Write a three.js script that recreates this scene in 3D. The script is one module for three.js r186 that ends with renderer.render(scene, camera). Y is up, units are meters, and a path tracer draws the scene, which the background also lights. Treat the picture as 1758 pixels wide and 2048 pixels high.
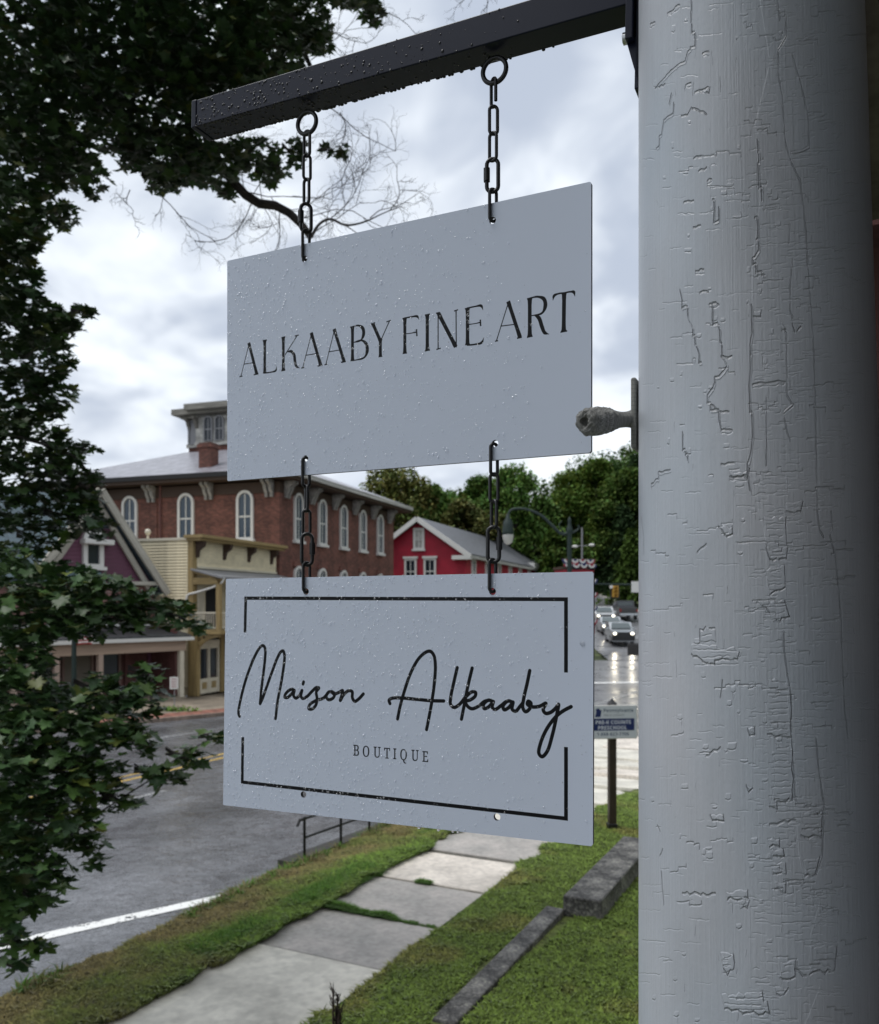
import * as THREE from 'three';
import { mergeGeometries, mergeVertices } from 'three/addons/utils/BufferGeometryUtils.js';
import { RoundedBoxGeometry } from 'three/addons/geometries/RoundedBoxGeometry.js';

// ---------------------------------------------------------------- camera, sky, sun, exposure
const F = 1700, PX = 879, PY = 1213, EYE = 2.85;           // focal length and principal point in photo pixels, eye height
const scene = new THREE.Scene();
const camera = new THREE.PerspectiveCamera(2 * Math.atan(PY / F) * 180 / Math.PI, 1758 / 2426, 0.05, 1500);
camera.setViewOffset(1758, 2426, 0, 0, 1758, 2048);
camera.position.set(0, EYE, 0);
camera.focus = 1.04;
camera.userData.fStop = 8.5;
const renderer = new THREE.WebGLRenderer();
renderer.toneMapping = THREE.LinearToneMapping;
renderer.toneMappingExposure = 1.38;
renderer.shadowMap.enabled = true;

function rng(seed) { let s = seed >>> 0; return () => { s = (s + 0x6d2b79f5) | 0; let t = Math.imul(s ^ (s >>> 15), 1 | s); t = (t + Math.imul(t ^ (t >>> 7), 61 | t)) ^ t; return ((t ^ (t >>> 14)) >>> 0) / 4294967296; }; }
const R = rng(7);
const rr = (a, b, r = R) => a + (b - a) * r();
const clamp = (x, a = 0, b = 1) => Math.min(b, Math.max(a, x));
const mix = (a, b, t) => a + (b - a) * t;
const sst = (a, b, x) => { const t = clamp((x - a) / (b - a)); return t * t * (3 - 2 * t); };
const hash = (x, y, s) => { let h = Math.imul(x, 374761393) + Math.imul(y, 668265263) + Math.imul(s, 2147483647 ^ 0x5bd1e995) | 0; h = Math.imul(h ^ (h >>> 13), 1274126177); return ((h ^ (h >>> 16)) >>> 0) / 4294967296; };
function vnoise(x, y, p, s = 0) {                           // value noise, p = period in lattice cells (0: none)
  const xi = Math.floor(x), yi = Math.floor(y), fx = x - xi, fy = y - yi, u = fx * fx * (3 - 2 * fx), v = fy * fy * (3 - 2 * fy);
  const w = (a) => (p ? ((a % p) + p) % p : a);
  return mix(mix(hash(w(xi), w(yi), s), hash(w(xi + 1), w(yi), s), u), mix(hash(w(xi), w(yi + 1), s), hash(w(xi + 1), w(yi + 1), s), u), v);
}
function fbm(x, y, oct = 4, p = 0, s = 0) { let a = 0.5, t = 0, n = 0, f = 1; for (let i = 0; i < oct; i++) { t += a * vnoise(x * f, y * f, p ? p * f : 0, s + i * 17); n += a; a *= 0.5; f *= 2; } return t / n; }

{ // overcast sky: grey cloud bellies, brighter gaps, brightest low over the town
  const W = 2048, H = 1024, d = new Float32Array(W * H * 4);
  for (let j = 0; j < H; j++) {
    const el = ((j + 0.5) / H - 0.5) * Math.PI, y = Math.sin(el), c = Math.cos(el);
    for (let i = 0; i < W; i++) {
      const az = ((i + 0.5) / W - 0.5) * 2 * Math.PI, x = Math.cos(az) * c, z = Math.sin(az) * c, o = (j * W + i) * 4;
      if (y < -0.02) { d[o] = 0.2; d[o + 1] = 0.2; d[o + 2] = 0.19; d[o + 3] = 1; continue; }
      const k = 1 / (Math.max(y, 0) + 0.3), px = x * k, pz = z * k;
      const wx = fbm(px * 2.2 + 7, pz * 2.2 + 3, 4, 0, 5) - 0.5, wz = fbm(px * 2.2 + 31, pz * 2.2 + 11, 4, 0, 9) - 0.5;
      const n = fbm(px * 3.1 + wx * 1.6 + 4.3, pz * 3.1 + wz * 1.6 + 9.2, 6, 0, 3);
      const m = fbm(px * 7.5 + wz * 2.4 + 1.7, pz * 7.5 + wx * 2.4, 5, 0, 21);
      let t = sst(0.31, 0.66, n * 0.6 + m * 0.4);
      t = mix(t, 0.9, 0.35 * (1 - sst(0, 0.3, y)));
      const lift = 1.0;
      d[o] = mix(0.39, 0.765, t) * lift; d[o + 1] = mix(0.44, 0.81, t) * lift; d[o + 2] = mix(0.53, 0.86, t) * lift; d[o + 3] = 1;
    }
  }
  const t = new THREE.DataTexture(d, W, H, THREE.RGBAFormat, THREE.FloatType);
  t.mapping = THREE.EquirectangularReflectionMapping; t.magFilter = THREE.LinearFilter; t.colorSpace = THREE.LinearSRGBColorSpace; t.needsUpdate = true;
  scene.background = t; scene.environment = t;
}
const sun = new THREE.DirectionalLight(new THREE.Color(1, 0.98, 0.95), 1.5);
sun.position.set(-26, 60, -16); sun.target.position.set(0, 0, -20);
sun.castShadow = true; sun.shadow.radius = 45;
Object.assign(sun.shadow.camera, { left: -60, right: 60, top: 60, bottom: -60, near: 1, far: 200 });
sun.name = 'overcast_sun'; sun.target.name = 'overcast_sun_target';
scene.add(sun, sun.target);

// ---------------------------------------------------------------- helpers
const V = (x, y, z) => new THREE.Vector3(x, y, z);
const at = (px, py, d) => V((px - PX) / F * d, EYE - (py - PY) / F * d, -d);   // the place seen at a photo pixel, d metres ahead
const used = {};
function numbered(n) { if (!(n in used)) { used[n] = 0; return n; } used[n]++; return n + '_' + String(used[n]).padStart(3, '0'); }
function tag(o, label, category, group, kind) { if (label) o.userData.label = label; if (category) o.userData.category = category; if (group) o.userData.group = group; if (kind) o.userData.kind = kind; return o; }
function thing(name, label, category, pos = [0, 0, 0], turn = 0, group) {
  const o = new THREE.Group(); o.name = numbered(name); o.position.set(...(pos.isVector3 ? pos.toArray() : pos)); o.rotation.y = turn; scene.add(o);
  return tag(o, label, category, group);
}
function boxUV(g) {                                          // uv in metres, by the dominant axis of each face
  if (g.index) g = g.toNonIndexed();
  const p = g.attributes.position, n = g.attributes.normal, uv = new Float32Array(p.count * 2);
  for (let i = 0; i < p.count; i += 3) {
    let nx = 0, ny = 0, nz = 0;
    for (let k = 0; k < 3; k++) { nx += n.getX(i + k); ny += n.getY(i + k); nz += n.getZ(i + k); }
    nx = Math.abs(nx); ny = Math.abs(ny); nz = Math.abs(nz);
    for (let k = 0; k < 3; k++) {
      const x = p.getX(i + k), y = p.getY(i + k), z = p.getZ(i + k), o = (i + k) * 2;
      if (ny >= nx && ny >= nz) { uv[o] = x; uv[o + 1] = z; } else if (nx >= nz) { uv[o] = z; uv[o + 1] = y; } else { uv[o] = x; uv[o + 1] = y; }
    }
  }
  const q = new THREE.BufferGeometry();
  q.setAttribute('position', p); q.setAttribute('normal', n); q.setAttribute('uv', new THREE.BufferAttribute(uv, 2));
  return q;
}
const strip = (g) => { for (const k of Object.keys(g.attributes)) if (!['position', 'normal', 'uv'].includes(k)) g.deleteAttribute(k); g.morphAttributes = {}; return g; };
function mesh(name, geos, mat, parent, opt = {}) {
  let g;
  if (Array.isArray(geos)) { const l = geos.map((x) => strip(x.index ? x.toNonIndexed() : x.clone())); for (const x of l) if (!x.attributes.uv) x.setAttribute('uv', new THREE.BufferAttribute(new Float32Array(x.attributes.position.count * 2), 2)); g = l.length > 1 ? mergeGeometries(l) : l[0]; } else g = geos;
  if (opt.uv) g = boxUV(g);
  const m = new THREE.Mesh(g, mat); m.castShadow = m.receiveShadow = true;
  if (parent) { m.name = name; parent.add(m); } else { m.name = numbered(name); scene.add(m); }
  if (opt.at) m.position.set(...opt.at);
  if (opt.kind) m.userData.kind = opt.kind;
  return m;
}
const bx = (x0, x1, y0, y1, z0, z1) => new THREE.BoxGeometry(x1 - x0, y1 - y0, z1 - z0).translate((x0 + x1) / 2, (y0 + y1) / 2, (z0 + z1) / 2);
const rbx = (x0, x1, y0, y1, z0, z1, r = 0.01, s = 2) => new RoundedBoxGeometry(x1 - x0, y1 - y0, z1 - z0, s, r).translate((x0 + x1) / 2, (y0 + y1) / 2, (z0 + z1) / 2);
const cyl = (x, y0, y1, z, r0, r1 = r0, n = 12) => new THREE.CylinderGeometry(r1, r0, y1 - y0, n).translate(x, (y0 + y1) / 2, z);
function bar(a, b, w, h, up = V(0, 1, 0)) {                   // a box from a to b, w across and h high
  const d = b.clone().sub(a), L = d.length(); d.normalize();
  const s = d.clone().cross(up).normalize(), u = s.clone().cross(d).normalize();
  return new THREE.BoxGeometry(L, h, w).applyMatrix4(new THREE.Matrix4().makeBasis(d, u, s.clone()).setPosition(a.clone().add(b).multiplyScalar(0.5)));
}
function rod(a, b, r0, r1 = r0, n = 8) {
  const d = b.clone().sub(a), L = d.length();
  return new THREE.CylinderGeometry(r1, r0, L, n).applyQuaternion(new THREE.Quaternion().setFromUnitVectors(V(0, 1, 0), d.normalize())).translate((a.x + b.x) / 2, (a.y + b.y) / 2, (a.z + b.z) / 2);
}
function taper(points, radii, n = 8, seg = 0) {               // a tapering tube through points
  const c = new THREE.CatmullRomCurve3(points, false, 'centripetal'), S = seg || (points.length - 1) * 4, pos = [], nor = [], uv = [], idx = [];
  const fr = c.computeFrenetFrames(S, false), L = c.getLength();
  for (let i = 0; i <= S; i++) {
    const t = i / S, p = c.getPointAt(t), k = t * (radii.length - 1), a = Math.min(radii.length - 2, Math.floor(k)), r = radii.length > 1 ? mix(radii[a], radii[a + 1], k - a) : radii[0];
    for (let j = 0; j <= n; j++) {
      const w = j / n * Math.PI * 2, d = fr.normals[i].clone().multiplyScalar(Math.cos(w)).addScaledVector(fr.binormals[i], Math.sin(w));
      pos.push(p.x + d.x * r, p.y + d.y * r, p.z + d.z * r); nor.push(d.x, d.y, d.z); uv.push(j / n * r * 6.3, t * L);
      if (i < S && j < n) { const q = i * (n + 1) + j; idx.push(q, q + 1, q + n + 1, q + 1, q + n + 2, q + n + 1); }
    }
  }
  const g = new THREE.BufferGeometry();
  g.setAttribute('position', new THREE.Float32BufferAttribute(pos, 3)); g.setAttribute('normal', new THREE.Float32BufferAttribute(nor, 3)); g.setAttribute('uv', new THREE.Float32BufferAttribute(uv, 2)); g.setIndex(idx);
  return g;
}
function sheet(cols, rows, f, uvf) {                          // a grid surface: f(i / cols, j / rows) -> Vector3
  const pos = [], uv = [], idx = [];
  for (let j = 0; j <= rows; j++) for (let i = 0; i <= cols; i++) { const p = f(i / cols, j / rows); pos.push(p.x, p.y, p.z); const q = uvf ? uvf(p, i / cols, j / rows) : [p.x, p.z]; uv.push(q[0], q[1]); }
  for (let j = 0; j < rows; j++) for (let i = 0; i < cols; i++) { const a = j * (cols + 1) + i; idx.push(a, a + 1, a + cols + 1, a + 1, a + cols + 2, a + cols + 1); }
  const g = new THREE.BufferGeometry();
  g.setAttribute('position', new THREE.Float32BufferAttribute(pos, 3)); g.setAttribute('uv', new THREE.Float32BufferAttribute(uv, 2)); g.setIndex(idx); g.computeVertexNormals();
  return g;
}
const shapeOf = (pts) => { const s = new THREE.Shape(); pts.forEach(([x, y], i) => (i ? s.lineTo(x, y) : s.moveTo(x, y))); s.closePath(); return s; };
const prism = (pts, depth, bevel = 0) => new THREE.ExtrudeGeometry(shapeOf(pts), { depth, bevelEnabled: bevel > 0, bevelSize: bevel, bevelThickness: bevel, bevelSegments: 2, curveSegments: 8 });

function tex(W, H, f, { srgb = true, rep = [1, 1] } = {}) {   // f(u, v) -> [r, g, b] in sRGB 0..1, or a number
  const d = new Uint8Array(W * H * 4);
  for (let j = 0; j < H; j++) for (let i = 0; i < W; i++) { const c = f((i + 0.5) / W, (j + 0.5) / H, i, j), o = (j * W + i) * 4; if (typeof c === 'number') d[o] = d[o + 1] = d[o + 2] = clamp(c) * 255; else for (let k = 0; k < 3; k++) d[o + k] = clamp(c[k]) * 255; d[o + 3] = 255; }
  const t = new THREE.DataTexture(d, W, H); t.magFilter = t.minFilter = THREE.LinearFilter; t.wrapS = t.wrapT = THREE.RepeatWrapping; t.repeat.set(...rep); if (srgb) t.colorSpace = THREE.SRGBColorSpace; t.needsUpdate = true; return t;
}
const s2 = (l) => (l <= 0.0031308 ? 12.92 * l : 1.055 * Math.pow(l, 1 / 2.4) - 0.055);
const lin = (r, g, b) => [s2(r), s2(g), s2(b)];
const tint = (c, k) => [c[0] * k, c[1] * k, c[2] * k];
const C = (r, g, b) => new THREE.Color().setRGB(r, g, b);
const std = (o) => new THREE.MeshStandardMaterial({ side: THREE.DoubleSide, ...o });
const phy = (o) => new THREE.MeshPhysicalMaterial({ side: THREE.DoubleSide, ...o });

const noiseTex = tex(512, 512, (u, v) => fbm(u * 8, v * 8, 6, 8, 2), { srgb: false });
const rep = (t, x, y = x) => { const c = t.clone(); c.repeat.set(x, y); c.needsUpdate = true; return c; };
function mottled(r, g, b, amt, scale, seed, extra) {           // a colour map of layered noise round a linear base colour
  const base = lin(r, g, b);
  return tex(512, 512, (u, v) => { const n = fbm(u * 6, v * 6, 6, 6, seed) - 0.5, m = fbm(u * 48, v * 48, 3, 48, seed + 3) - 0.5; let k = 1 + amt * (n * 1.6 + m); const c = tint(base, k); return extra ? extra(c, u, v, n, m) : c; }, { rep: [1 / scale, 1 / scale] });
}
const M = {};
M.concrete = std({ map: mottled(0.34, 0.32, 0.295, 0.35, 2.3, 11), roughness: 0.8, bumpMap: rep(noiseTex, 1.7), bumpScale: 0.004 });
M.slabGrey = std({ map: mottled(0.36, 0.335, 0.31, 0.2, 1.7, 12, (c, u, v, n) => [c[0] * (1 + 0.04 * n), c[1], c[2]]), roughness: 0.62, bumpMap: rep(noiseTex, 2.1), bumpScale: 0.004 });
M.slabPale = std({ map: mottled(0.58, 0.55, 0.48, 0.2, 2.6, 13), roughness: 0.6, bumpMap: rep(noiseTex, 1.3), bumpScale: 0.004 });
M.slabWhite = std({ map: mottled(0.62, 0.56, 0.49, 0.2, 1.9, 14), roughness: 0.6, bumpMap: rep(noiseTex, 1.9), bumpScale: 0.004 });
M.stone = std({ map: mottled(0.085, 0.082, 0.078, 1.0, 0.7, 15, (c, u, v, n, m) => { const l = sst(0.16, 0.26, m + n * 0.5); return [mix(c[0], 0.58, l * 0.42), mix(c[1], 0.58, l * 0.42), mix(c[2], 0.5, l * 0.42)]; }), roughness: 0.75, bumpMap: rep(noiseTex, 4), bumpScale: 0.012 });
M.farConcrete = std({ map: mottled(0.2, 0.165, 0.125, 0.35, 5, 16), roughness: 0.6 });
M.kerb = std({ map: mottled(0.2, 0.15, 0.12, 0.3, 1.5, 17), roughness: 0.7 });
M.paver = std({ map: mottled(0.19, 0.075, 0.05, 0.5, 1.2, 18), roughness: 0.7 });
M.white = std({ color: C(0.62, 0.61, 0.58), roughness: 0.55 });
M.dirtyWhite = std({ map: mottled(0.4, 0.39, 0.36, 0.5, 1.5, 19), roughness: 0.6 });
M.offWhite = std({ map: mottled(0.55, 0.5, 0.4, 0.18, 2, 20), roughness: 0.6 });
M.cream = std({ map: mottled(0.64, 0.56, 0.39, 0.15, 3, 21), roughness: 0.65 });
M.ochre = std({ map: mottled(0.27, 0.195, 0.085, 0.25, 1.5, 22), roughness: 0.6 });
M.darkWood = std({ color: C(0.045, 0.025, 0.015), roughness: 0.7 });
M.glass = phy({ color: C(0.02, 0.026, 0.034), roughness: 0.08, specularIntensity: 1 });
M.glassBlue = phy({ color: C(0.03, 0.05, 0.075), roughness: 0.12 });
M.dark = std({ color: C(0.012, 0.012, 0.014), roughness: 0.8 });
M.maroon = std({ map: mottled(0.1, 0.04, 0.035, 0.3, 2, 23), roughness: 0.7 });
M.purple = std({ map: mottled(0.135, 0.05, 0.085, 0.22, 2, 24), roughness: 0.7 });
M.pink = std({ map: mottled(0.26, 0.14, 0.125, 0.2, 2, 25), roughness: 0.7 });
M.red = std({ map: mottled(0.33, 0.01, 0.03, 0.14, 4, 26), roughness: 0.6 });
M.greyRoof = std({ map: tex(256, 256, (u, v) => { const r = Math.floor(v * 16), e = (v * 16) % 1, k = hash(Math.floor(u * 16 + (r % 2) * 0.5), r, 4); return tint([0.34, 0.345, 0.365], (0.86 + 0.2 * k) * (e < 0.16 ? 0.75 : 1)); }, { rep: [0.3, 0.3] }), roughness: 0.5 });
M.tealRoof = std({ map: tex(256, 256, (u, v) => { const r = Math.floor(v * 16), e = (v * 16) % 1, k = hash(Math.floor(u * 16 + (r % 2) * 0.5), r, 8); return tint([0.28, 0.345, 0.375], (0.9 + 0.16 * k) * (e < 0.16 ? 0.84 : 1)); }, { rep: [0.3, 0.3] }), roughness: 0.6 });
M.slateRoof = std({ map: mottled(0.23, 0.225, 0.25, 0.32, 2.2, 27), roughness: 0.32 });
M.darkRoof = std({ map: mottled(0.03, 0.032, 0.035, 0.4, 1.5, 28), roughness: 0.55 });
M.brick = std({ map: tex(512, 512, (u, v) => {
  const r = Math.floor(v * 26), fy = (v * 26) % 1, x = u * 9 + (r % 2) * 0.5, b = Math.floor(x) % 9, fx = x % 1, k = hash(b, r, 31), n = fbm(u * 5, v * 5, 4, 5, 9);
  const mortar = fy < 0.14 || fx < 0.06;
  return tint(mortar ? [0.39, 0.29, 0.265] : [0.4, 0.255, 0.215], (mortar ? 1 : 0.82 + 0.32 * k) * (0.75 + 0.5 * n));
}, { rep: [0.5, 0.5] }), roughness: 0.85 });
M.chimney = M.brick;
M.blackPaint = phy({ color: C(0.005, 0.007, 0.019), roughness: 0.32, specularIntensity: 0.5 });
M.iron = std({ color: C(0.012, 0.012, 0.013), roughness: 0.34, metalness: 0.2 });
M.lampGreen = std({ color: C(0.002, 0.015, 0.012), roughness: 0.6 });
M.zinc = std({ color: C(0.5, 0.52, 0.54), roughness: 0.35, metalness: 0.8 });
M.grey = std({ color: C(0.22, 0.22, 0.23), roughness: 0.5 });
M.tyre = std({ color: C(0.015, 0.015, 0.015), roughness: 0.8 });
M.rim = std({ color: C(0.35, 0.35, 0.36), roughness: 0.3, metalness: 0.8 });
M.bark = std({ map: mottled(0.035, 0.029, 0.025, 0.7, 0.6, 29), roughness: 0.9, bumpMap: rep(noiseTex, 6, 2), bumpScale: 0.02 });
M.twig = std({ color: C(0.06, 0.055, 0.05), roughness: 0.9 });
M.wetPost = std({ map: mottled(0.028, 0.018, 0.012, 0.5, 0.5, 30), roughness: 0.5 });

// ---------------------------------------------------------------- the ground: a street that falls away to a crossing and climbs the hill beyond
const PROF = [[-200, -3.2], [0, -3.3], [9, -3.35], [22, -3.9], [40, -4.65], [49, -4.75], [56, -4.5], [70, -3.15], [92, -1.0], [123, 1.9], [145, 3.6], [260, 14], [700, 30]];
function roadH(D) { for (let i = 1; i < PROF.length; i++) if (D <= PROF[i][0]) { const [a, p] = PROF[i - 1], [b, q] = PROF[i]; return mix(p, q, (D - a) / (b - a)); } return 30; }
const roadY = (D) => EYE + (roadH(D - 2) + roadH(D) + roadH(D + 2)) / 3;
function roadHit(px, py, lift = 0) { let lo = 4, hi = 300; const f = (D) => (EYE - (py - PY) / F * D) - roadY(D) - lift; for (let i = 0; i < 50; i++) { const m = (lo + hi) / 2; if (f(m) > 0) lo = m; else hi = m; } const D = (lo + hi) / 2; return V((px - PX) / F * D, roadY(D) + lift, -D); }
const nearY = (D) => (D <= 11.5 ? 0 : mix(0, roadY(23) + 0.12, sst(11.5, 23, D) * 0.5 + clamp((D - 11.5) / 11.5) * 0.5));

const STREET_L = 12.3, STREET_R = 22.2;
function landY(x, D) {
  let y = roadY(D) - 0.3;
  if (D > 58) {
    const right = Math.max(0, x - STREET_R), left = Math.max(0, STREET_L - x);
    y += 0.28 * sst(58, 66, D);
    y += sst(60, 95, D) * (0.16 * Math.max(0, right - 9) + 0.0016 * right * right + 0.0) ;
    y += sst(90, 160, D) * sst(4, 60, left) * 3 * (x > -30 ? 1 : 0.3);
    y += 10 * sst(120, 260, D) + 0.06 * Math.max(0, D - 150);
  }
  
  if (x > 30 && D < 90) y += sst(30, 120, x) * 22;
  return y;
}
M.meadow = std({ map: mottled(0.055, 0.07, 0.022, 0.6, 6, 40), roughness: 0.9 });
tag(mesh('ground', sheet(110, 110, (u, v) => { const x = (u - 0.5) * 700 , D = -60 + v * 560; return V(x, landY(x, D), -D); }), M.meadow), 'green hill land rising behind the town', null, null, 'structure');

// wet asphalt with tyre tracks, stains and patches
const asphaltTex = mottled(0.115, 0.118, 0.128, 0.28, 3.7, 50, (c, u, v) => { const g = fbm(u * 190, v * 190, 2, 190, 51) - 0.5, h = vnoise(u * 256, v * 256, 256, 59); return tint(c, (1 + 0.5 * g) * (h > 0.86 ? 1.18 : h < 0.16 ? 0.78 : 1)); });
const wetTex = tex(512, 512, (u, v) => { const n = fbm(u * 10, v * 10, 5, 10, 55); return clamp(0.25 + 0.12 * (n - 0.42) * 2 + 0.16 * (fbm(u * 110, v * 110, 2, 110, 56) - 0.5)); }, { srgb: false });
function wear(x, D) {                                        // tyre tracks, patches and stains of the near street
  const along = x - 0.42 * D - 0.02 * Math.max(0, 14 - D) ** 2, t = fbm(along * 0.62 + 100, D * 0.035 + 9, 3, 0, 52), st = fbm(x * 0.5 + 40, D * 0.34 + 7, 4, 0, 58), sp2 = fbm(x * 1.6 + 90, D * 1.3, 3, 0, 54);
  let k = 1 - 0.36 * sst(0.5, 0.7, t) - 0.2 * sst(0.56, 0.74, st) + 0.1 * (sp2 - 0.5);
  k *= 1 - 0.3 * (1 - sst(0.04, 0.16, Math.abs(along + 7.4 + 0.3 * (st - 0.5)))); return k;
}
M.asphalt = std({ map: asphaltTex, roughnessMap: rep(wetTex, 0.4), roughness: 1, bumpMap: rep(noiseTex, 1.3), bumpScale: 0.008, vertexColors: true });
M.wetAsphalt = std({ map: mottled(0.17, 0.172, 0.18, 0.35, 0.8, 57), roughnessMap: rep(wetTex, 2), roughness: 1.2, bumpMap: rep(noiseTex, 9), bumpScale: 0.006 });
const roadGeo = sheet(330, 170, (u, v) => { const x = -60 + u * 110, D = -12 + v * 50.2; return V(x, roadY(D), -D); });
{ const p = roadGeo.attributes.position, c = new Float32Array(p.count * 3); for (let i = 0; i < p.count; i++) c.fill(wear(p.getX(i), -p.getZ(i)), i * 3, i * 3 + 3); roadGeo.setAttribute('color', new THREE.BufferAttribute(c, 3)); }
const road = mesh('road', roadGeo, M.asphalt);
tag(road, 'wet grey asphalt street falling away to the crossing', null, null, 'structure');
const cross = mesh('street_crossing', sheet(24, 24, (u, v) => { const D = 38 + v * 24, x = -30 + u * (80); return V(x, roadY(D) + 0.001, -D); }, (p) => [p.x / 20, p.z / 20]), M.wetAsphalt);
tag(cross, 'shining wet crossing at the foot of the hill', null, null, 'structure');
const hillStreet = mesh('hill_street', sheet(6, 40, (u, v) => { const D = 61.9 + v * 90, bend = 8 * sst(120, 155, D); return V(mix(STREET_L, STREET_R, u) - bend, roadY(D) + 0.04, -D); }, (p) => [p.x / 20, p.z / 20]), M.wetAsphalt);
tag(hillStreet, 'wet street climbing the hill between trees', null, null, 'structure');
const sideLane = mesh('side_lane', sheet(4, 20, (u, v) => { const D = 88 + v * 60, x = 25.2 + 4.5 * v + u * 4.2; return V(x, landY(x, D) + 0.14, -D); }), M.darkRoof);
tag(sideLane, 'dark brown side lane climbing beside the hill street', null, null, 'structure');
{ // kerb of the hill street on its grass side
  const pts = []; for (let D = 92; D <= 150; D += 6) pts.push(V(STREET_R + 0.15 - 8 * sst(120, 155, D), roadY(D) + 0.08, -D));
  const k = []; for (let i = 1; i < pts.length; i++) k.push(bar(pts[i - 1], pts[i], 0.4, 0.3));
  tag(mesh('hill_kerb', k, M.concrete), 'pale concrete kerb between hill street and grass', null, null, 'structure');
}
// painted lines: strips laid on the road
function roadLine(a, b, w0, w1, mat, name, parent, n = 24, lift = 0.006) {
  const pa = roadHit(...a), pb = roadHit(...b), d = pb.clone().sub(pa).setY(0).normalize(), s = V(-d.z, 0, d.x);
  return mesh(name, sheet(n, 1, (u, v) => { const p = pa.clone().lerp(pb, u).addScaledVector(s, (v - 0.5) * mix(w0, w1, u)); p.y = roadY(-p.z) + lift; return p; }), mat, parent);
}
const wornTex = (seed, thr) => tex(512, 512, (u, v) => (fbm(u * 40, v * 40, 4, 40, seed) * 0.7 + fbm(u * 6, v * 6, 3, 6, seed + 1) * 0.3 > thr ? 1 : 0), { srgb: false });
const worn = (c, thr, seed) => std({ color: c, roughness: 0.5, alphaMap: wornTex(seed, thr), alphaTest: 0.5 });
M.linePaint = worn(C(0.82, 0.82, 0.8), 0.37, 60); M.lineFaint = worn(C(0.38, 0.38, 0.38), 0.5, 61); M.lineYellow = worn(C(0.5, 0.33, 0.07), 0.42, 62);
roadLine([-160, 1929], [520, 1778.5], 0.2, 0.2, M.linePaint, 'edge_line', road);
roadLine([60, 1606], [560, 1489], 0.13, 0.15, M.lineYellow, 'centre_line', road);
roadLine([50, 1598], [560, 1482], 0.13, 0.15, M.lineYellow, 'centre_line', road);
roadLine([160, 1622], [330, 1582], 0.12, 0.12, M.lineFaint, 'lane_dash', road);
roadLine([200, 1496], [395, 1464], 0.14, 0.14, M.lineFaint, 'lane_dash', road);
roadLine([190, 1480], [225, 1476], 0.14, 0.14, M.lineFaint, 'lane_dash', road);
roadLine([1120, 1367], [1330, 1364], 0.55, 0.55, M.linePaint, 'stop_line', cross, 24, 0.012);
roadLine([1120, 1338], [1330, 1339], 0.25, 0.25, M.lineFaint, 'crosswalk_line', cross, 24, 0.012);
roadLine([1160, 1415], [1300, 1375], 0.3, 0.3, M.lineFaint, 'turn_line', cross, 24, 0.012);

// far pavement, its paver strip and kerb
const kerbLine = [V(-34, 0, -4), V(-22, 0, -16), V(-15.2, 0, -24.6), roadHit(261, 1450), roadHit(449, 1432), V(-5.2, 0, -41), V(-1, 0, -52), V(2.2, 0, -61.8)];
const kerbCurve = new THREE.CatmullRomCurve3(kerbLine.map((p) => V(p.x, 0, p.z)), false, 'centripetal');
function alongKerb(t, off, lift) { const p = kerbCurve.getPointAt(t), d = kerbCurve.getTangentAt(t), s = V(d.z, 0, -d.x).normalize(); p.addScaledVector(s, off); p.y = roadY(-kerbCurve.getPointAt(t).z) + lift; return p; }
tag(mesh('far_pavement', sheet(60, 12, (u, v) => alongKerb(u, 0.16 + v * 14, 0.13 + 0.02 * v)), M.farConcrete), 'tan concrete pavement along the far shopfronts', null, null, 'structure');
tag(mesh('paver_strip', sheet(60, 2, (u, v) => alongKerb(u, 0.2 + v * 1.15, 0.142)), M.paver), 'reddish brick strip along the far kerb', null, null, 'structure');
tag(mesh('far_kerb', [sheet(60, 1, (u, v) => alongKerb(u, v * 0.17, 0.146)), sheet(60, 1, (u, v) => alongKerb(u, 0, 0.146 - v * 0.2))], M.kerb), 'brownish kerb on the far side of the street', null, null, 'structure');

// near side: s runs along the footpath, p across it (right is positive)
const Q0 = V(-0.405, 0, -6.62), DIR = V(0.446, 0, -0.895), SIDE = V(0.895, 0, 0.446);
const sp = (s, p, y = 0) => Q0.clone().addScaledVector(DIR, s).addScaledVector(SIDE, p).setY(y);
const lowNoise = (x, z) => fbm(x * 0.9 + 50, z * 0.9 + 50, 3, 0, 70) - 0.5;
const lawnY = (s, p) => { const q = sp(s, p); return nearY(-q.z) + 0.02 + 0.06 * lowNoise(q.x, q.z) * sst(0.05, 0.5, Math.abs(p)) + 0.04 * sst(0.8, 4, p); };
const vergeY = (s, p) => { const q = sp(s, p), t = -1.37 - p; return nearY(-q.z) + 0.03 - 0.1 * clamp(t) + 0.07 * lowNoise(q.x, q.z) * sst(0, 0.3, t) - 0.9 * sst(0.98, 1.75, t); };
M.lawn = std({ map: mottled(0.085, 0.105, 0.025, 0.7, 1.6, 42), roughness: 0.95, bumpMap: rep(noiseTex, 5), bumpScale: 0.02 });
M.verge = std({ map: mottled(0.12, 0.1, 0.045, 0.6, 1.3, 43), roughness: 0.95, bumpMap: rep(noiseTex, 5), bumpScale: 0.02 });
tag(mesh('lawn', sheet(40, 60, (u, v) => { const s = -9 + v * 22, p = -0.03 + u * 9; return sp(s, p, lawnY(s, p)); }), M.lawn), 'green lawn sloping beside the stone edging', null, null, 'structure');
tag(mesh('grass_verge', sheet(20, 70, (u, v) => { const s = -12 + v * 20, p = -1.34 - u * 2.2; return sp(s, p, vergeY(s, p)); }), M.verge), 'brownish grass verge between footpath and street', null, null, 'structure');
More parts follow.
